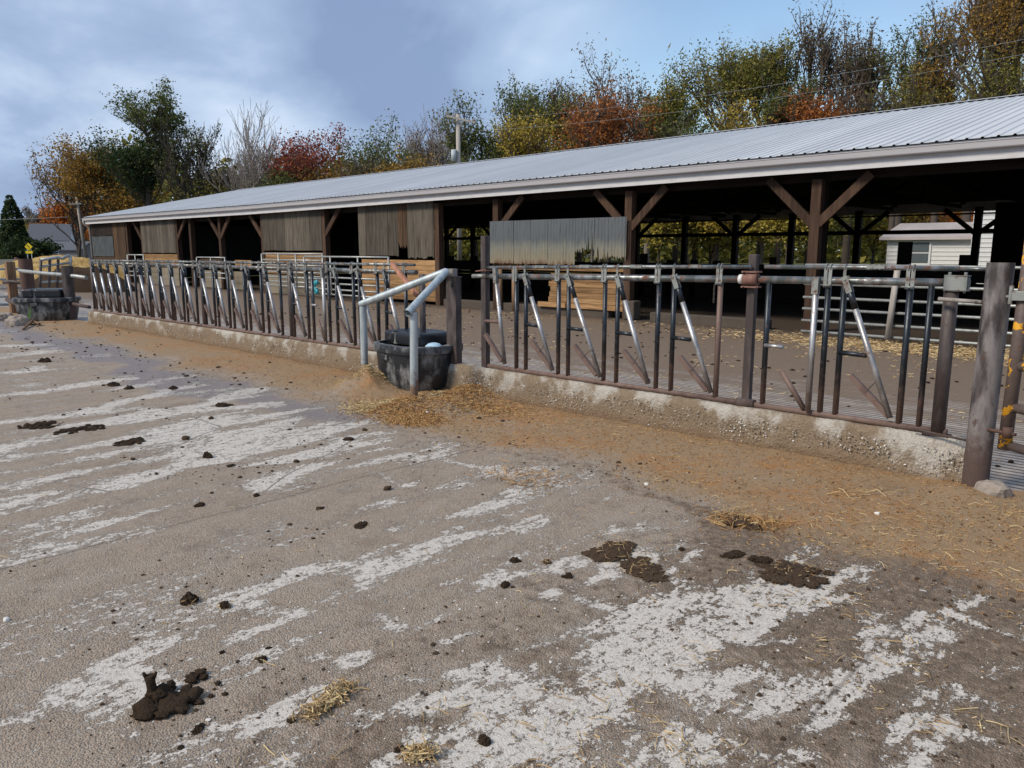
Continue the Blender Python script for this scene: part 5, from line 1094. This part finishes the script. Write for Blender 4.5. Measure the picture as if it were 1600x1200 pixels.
# main pat with its upright knob
pz = gp(262, 1098)
m = MB()
t = thing('manure_pat', (pz[0], pz[1], 0), 'large dark manure pat with an upright knob, bottom left', 'manure')
def lump(px, py, r, fl, zz, seed, nm='lump', e=1.0):
    q = gp(px, py); v = IV3.copy(); nz = fbm(v[:, 0] * 2.5 + seed, v[:, 1] * 2.5 + v[:, 2] * 2, 4, 95) - .5; v *= (1 + nz * 1.5)[:, None]; v = v * np.array([r * e, r * .85, r * fl]) + np.array([q[0], q[1], zz]); o = nmesh(nm, v, IF3, 'dung', smooth=True); o.parent = t; bpy_inv(o, t); return o
for a in [(232, 1112, .055, .45, .012, 1), (270, 1104, .06, .42, .010, 2), (295, 1092, .045, .5, .01, 3), (248, 1098, .04, .7, .03, 4), (265, 1078, .03, .6, .01, 5), (300, 1062, .030, .5, .008, 6), (312, 1054, .025, .5, .008, 7), (222, 1120, .035, .4, .008, 8), (285, 1112, .03, .4, .012, 9), (318, 1060, .02, .5, .006, 11), (292, 1078, .022, .5, .006, 12), (340, 1068, .014, .4, .003, 13), (352, 1085, .012, .4, .003, 14), (330, 1088, .012, .4, .003, 15), (255, 1118, .03, .4, .01, 16), (310, 1098, .02, .4, .004, 17)]: lump(*a)
q = gp(238, 1098); pts = [(q[0], q[1], .02), (q[0] + .002, q[1] + .003, .055), (q[0], q[1], .085), (q[0] - .003, q[1], .108)]
MB().tube(pts, [.024, .018, .017, .021], 12).build('knob', 'dung', t); 
for s in (-1, 1): MB().tube([(q[0] + s * .011, q[1] + s * .011, .105), (q[0] + s * .017, q[1] + s * .017, .122)], [.008, .005], 7).build('knob_tip', 'dung', t)
clod(295, 940, .055, 'straw filled dark clod left of centre in the foreground', .8, parts=5, spreadr=.6, straw=60)
clod(352, 948, .035, 'small strawy clod just right of the bigger dark clod', .7, parts=3, straw=50)
clod(410, 1031, .034, 'lone rounded clod above the straw tuft in the foreground', .6, parts=2, spreadr=.4, straw=12)
clod(346, 1020, .018, 'tiny dark clod between the pat and the strawy clods', .6, parts=2)
clod(420, 1012, .014, 'tiny dark crumb above the lone rounded clod', .6, parts=2)
clod(310, 1140, .024, 'small dark clod below the large pat', .6, parts=3, spreadr=1.5)
clod(283, 1168, .014, 'little crumb near the bottom edge below the pat', .6, parts=2)
clod(455, 1125, .022, 'small clod left of the straw tuft', .6, parts=2)
clod(757, 1160, .035, 'dark clod beside white patch at the bottom middle', .6, parts=3, spreadr=.7)
clod(622, 1172, .024, 'flat dark clod beside the lower straw tuft', .4, parts=2)
clod(805, 877, .035, 'dark clod in the middle on the white streak', .7, parts=3)
clod(790, 915, .032, 'dark clod left of the striped bare concrete', .8, parts=3, mat='dung')
clod(887, 902, .035, 'round clod on the pale streak right of centre', .7, parts=2)
clod(855, 878, .03, 'flattened clod beside the middle white streaks', .5, parts=3, mat='dry_dung', straw=20)
clod(958, 862, .12, 'wide brown strawy clod cluster right of centre', .22, parts=9, spreadr=1.5, mat='dry_dung', straw=120)
clod(1005, 890, .12, 'flat brown dung cluster below the wide one', .2, parts=9, spreadr=1.6, mat='dry_dung', straw=120)
clod(1065, 860, .025, 'small dark clod over the right streaks', .7, parts=2); clod(1145, 872, .06, 'dark elongated clod on the muddy right side', .4, parts=5, spreadr=1.3)
clod(1190, 880, .07, 'curled dark clod right of the elongated one', .4, parts=5); clod(1240, 900, .10, 'broad dark clod row in the right mud', .22, parts=10, mat='dry_dung', spreadr=2.4, straw=60)
clod(1160, 820, .14, 'strawy brown mat lying below the litter band', .2, parts=9, mat='dry_dung', straw=220)
clod(400, 775, .03, 'dark clod near the left streaks at mid distance', .7, parts=2); clod(312, 790, .04, 'flat dark clod left of the mid distance one', .5, parts=3)
clod(565, 822, .06, 'dark flat clod row on the mid streak', .35, parts=5, straw=20); clod(500, 795, .03, 'small brown clod with straw at mid distance', .5, parts=2, straw=14)
clod(545, 687, .06, 'dark clod near the litter edge left of the waterer', .5, parts=3); clod(325, 714, .05, 'dark lump on the pale cracked slab', .7, parts=2)
clod(60, 665, .08, 'dark trampled dung cluster at the left', .3, parts=8, spreadr=3.2); clod(125, 672, .08, 'second dung cluster right of the left one', .3, parts=9, spreadr=3.6); clod(205, 690, .07, 'flat dung pieces on the left streaks', .3, parts=7, spreadr=3)
clod(272, 607, .07, 'dark lump near the wet strip at the left', .5, parts=3); clod(350, 634, .09, 'flat lump pair beyond the pale slab', .4, parts=4); clod(180, 603, .09, 'dark lump on the far left slab', .5, parts=3); clod(70, 565, .12, 'dark lump at the far left by the puddle', .45, parts=4); clod(200, 608, .07, 'second lump beside the far left slab one', .5, parts=2)
# straw tufts
def tuft(pxs, n, length, label, spread=.04, mat='straw'):
    P = []
    for i in range(n):
        a, b = pxs; s = random.random(); q = gp(a[0] + (b[0] - a[0]) * s, a[1] + (b[1] - a[1]) * s); P.append((q[0] + random.gauss(0, spread), q[1] + random.gauss(0, spread), .006 + abs(random.gauss(0, .012))))
    P = np.array(P); c = P.mean(0); v, f = strips(P - c, length, .0022, .28); o = nmesh('straw_tuft', v, f, mat, loc=tuple(c), kind='stuff' if n < 60 or spread > .1 else None); return tag(o, label, 'straw', 'straw tufts on the yard')
tuft(((485, 1120), (545, 1075)), 230, .06, 'elongated golden straw tuft near the bottom left', .022); tuft(((640, 1185), (672, 1180)), 120, .06, 'straw tuft at the bottom edge left of centre', .02)
tuft(((1130, 815), (1220, 825)), 300, .12, 'brown straw tuft on the mat below the litter band', .07, 'feed_litter'); tuft(((1560, 805), (1600, 812)), 40, .12, 'few long yellow stalks at the right edge', .05)
tuft(((1300, 776), (1400, 770)), 50, .16, 'long stalks lying near the foot of the curb at the right', .06); tuft(((780, 735), (850, 760)), 160, .1, 'orange litter tuft in the middle of the feed band', .12, 'feed_litter')
# scattered stuff
def scatter(n, xr, yr, dens):
    X = rng.uniform(*xr, n * 3); Y = rng.uniform(*yr, n * 3); k_ = rng.random(n * 3) < dens(X, Y); X, Y = X[k_][:n], Y[k_][:n]; return X, Y
def vis(X, Y):
    d = np.hypot(X, Y); return d
def near(X, Y): return 1 / (1 + (vis(X, Y) / 3.2) ** 2)
b0, f0 = None, None
X, Y = scatter(15000, (-12, .3), (2.2, 5.95), lambda X, Y: masks(X, Y)[1] * np.clip(1.3 - vis(X, Y) / 12, .15, 1))
v, f = strips(np.stack([X, Y, gh(X, Y) + .003], 1), .024, .0020, .22); tag(nmesh('feed_litter', v, f, 'feed_litter', kind='stuff'), 'chopped orange brown feed litter strewn along the curb', 'litter')
X, Y = scatter(3600, (-6.5, .3), (.8, 5.9), lambda X, Y: (.05 + .9 * np.clip((X + 2.5) / 2, 0, 1) + .4 * masks(X, Y)[1]) * near(X, Y) * 2 * (fbm(X * 2, Y * 2, 3, 44) > .5))
v, f = strips(np.stack([X, Y, gh(X, Y) + .005], 1), .07, .0016, .15); tag(nmesh('loose_straw', v, f, 'straw', kind='stuff'), 'loose straw stalks scattered over the yard', 'straw')
hp = [(gp(600, 640), 2600, .22), (gp(572, 603), 3200, .15), (gp(650, 660), 1600, .12), (gp(720, 625), 1500, .22), (gp(640, 655), 1500, .16), (gp(760, 640), 900, .25), (gp(660, 640), 900, .25)]
PX = np.concatenate([rng.normal(q[0], s, n) for q, n, s in hp]); PY = np.concatenate([rng.normal(q[1], s * .8, n) for q, n, s in hp]); ok = (PY < 5.93); PX, PY = PX[ok], PY[ok]
kk = PX > onZ(690, 625)[0]; v, f = strips(np.stack([PX[kk], PY[kk], gh(PX[kk], PY[kk]) + .006], 1), .05, .0028, .35); tag(nmesh('matted_litter', v, f, 'feed_litter', kind='stuff'), 'brown matted litter heaped right of the near waterer', 'litter'); PX = PX[~kk]; PY = PY[~kk]
v, f = strips(np.stack([PX, PY, gh(PX, PY) + .008], 1), .06, .0025, .35); tag(nmesh('straw_litter', v, f, 'straw', kind='stuff'), 'golden straw heaped around the foot of the near waterer', 'straw')
def dd_(X, Y):
    b, f, w_, d, e = masks(X, Y); return np.clip(.12 + (fbm(X * 1.3, Y * 1.3, 3, 55) - .48) * 3 + .5 * np.exp(-((Y - e + .1) / .25) ** 2) + .45 * np.clip((X + 2.5) / 1.5, 0, 1), 0, 1)
X, Y = scatter(2300, (-6, .2), (.6, 5.6), lambda X, Y: dd_(X, Y) * near(X, Y) * 2); r = np.abs(rng.normal(0, .004, len(X))) + .002
v, f = lumps(np.stack([X, Y, gh(X, Y) + r * .3], 1), r, .6, .3); tag(nmesh('manure_crumbs', v, f, 'dry_dung', kind='stuff', smooth=False), 'small dark manure crumbs scattered over the near yard', 'manure')
X, Y = scatter(600, (-22, -3), (2.0, 5.9), lambda X, Y: dd_(X, Y) * .9); r = np.abs(rng.normal(0, .012, len(X))) + .004
v, f = lumps(np.stack([X, Y, gh(X, Y) + r * .25], 1), r, .5, .3); tag(nmesh('manure_crumbs', v, f, 'dry_dung', kind='stuff', smooth=True), 'dark manure bits scattered over the far part of the yard', 'manure')
X, Y = scatter(7500, (-5, .2), (.8, 5.6), lambda X, Y: near(X, Y) * 2 * (.3 + masks(X, Y)[0])); r = np.abs(rng.normal(0, .0018, len(X))) + .0014
v, f = lumps(np.stack([X, Y, gh(X, Y) + r * .4], 1), r, .6, .2); tag(nmesh('grit', v, f, 'pebble', kind='stuff'), 'pale grit and pebble chips on the near yard', 'gravel')
for px, py, lab in [(1370, 808, 'white stone chip below the right end of the curb'), (668, 652, 'small pale pebble in the straw by the waterer'), (1010, 760, 'pale stone chip in the feed band'), (10, 970, 'pale pebble at the left edge')]:
    q = gp(px, py); rock(q[0], q[1], .016, lab, .7, gh1(*q), 'pebble', name='pebble', cat='pebble')
# dung and straw inside the barnyard
X = rng.uniform(-16, 2, 5000); Y = rng.uniform(6.4, 15, 5000); k_ = fbm(X * 1.2, Y * 1.2, 3, 66) > .52; X, Y = X[k_], Y[k_]; v, f = strips(np.stack([X, Y, np.full(len(X), .006)], 1), .06, .004, .1)
tag(nmesh('barnyard_straw', v, f, 'straw', kind='stuff'), 'thin straw scattered on the grooved barnyard floor', 'straw')
X = rng.normal(-3.3, 2.2, 3600); Y = rng.normal(13.9, .45, 3600) - (X + 3.3) * .05; v, f = strips(np.stack([X, Y, rng.uniform(0, .03, len(X))], 1), .10, .005, .15)
tag(nmesh('bedding_straw', v, f, 'straw', kind='stuff'), 'band of bedding straw along the tube gate of the right bay', 'straw')
X = rng.uniform(-20, 2, 900); Y = rng.uniform(6.4, 15, 900); k_ = fbm(X * .9, Y * .9, 3, 67) > .5; X, Y = X[k_], Y[k_]; r = rng.uniform(.01, .035, len(X)); v, f = lumps(np.stack([X, Y, r * .2], 1), r, .45, .3)
tag(nmesh('barnyard_dung', v, f, 'dung', kind='stuff', smooth=True), 'dung crumbs on the barnyard floor behind the headlocks', 'manure')
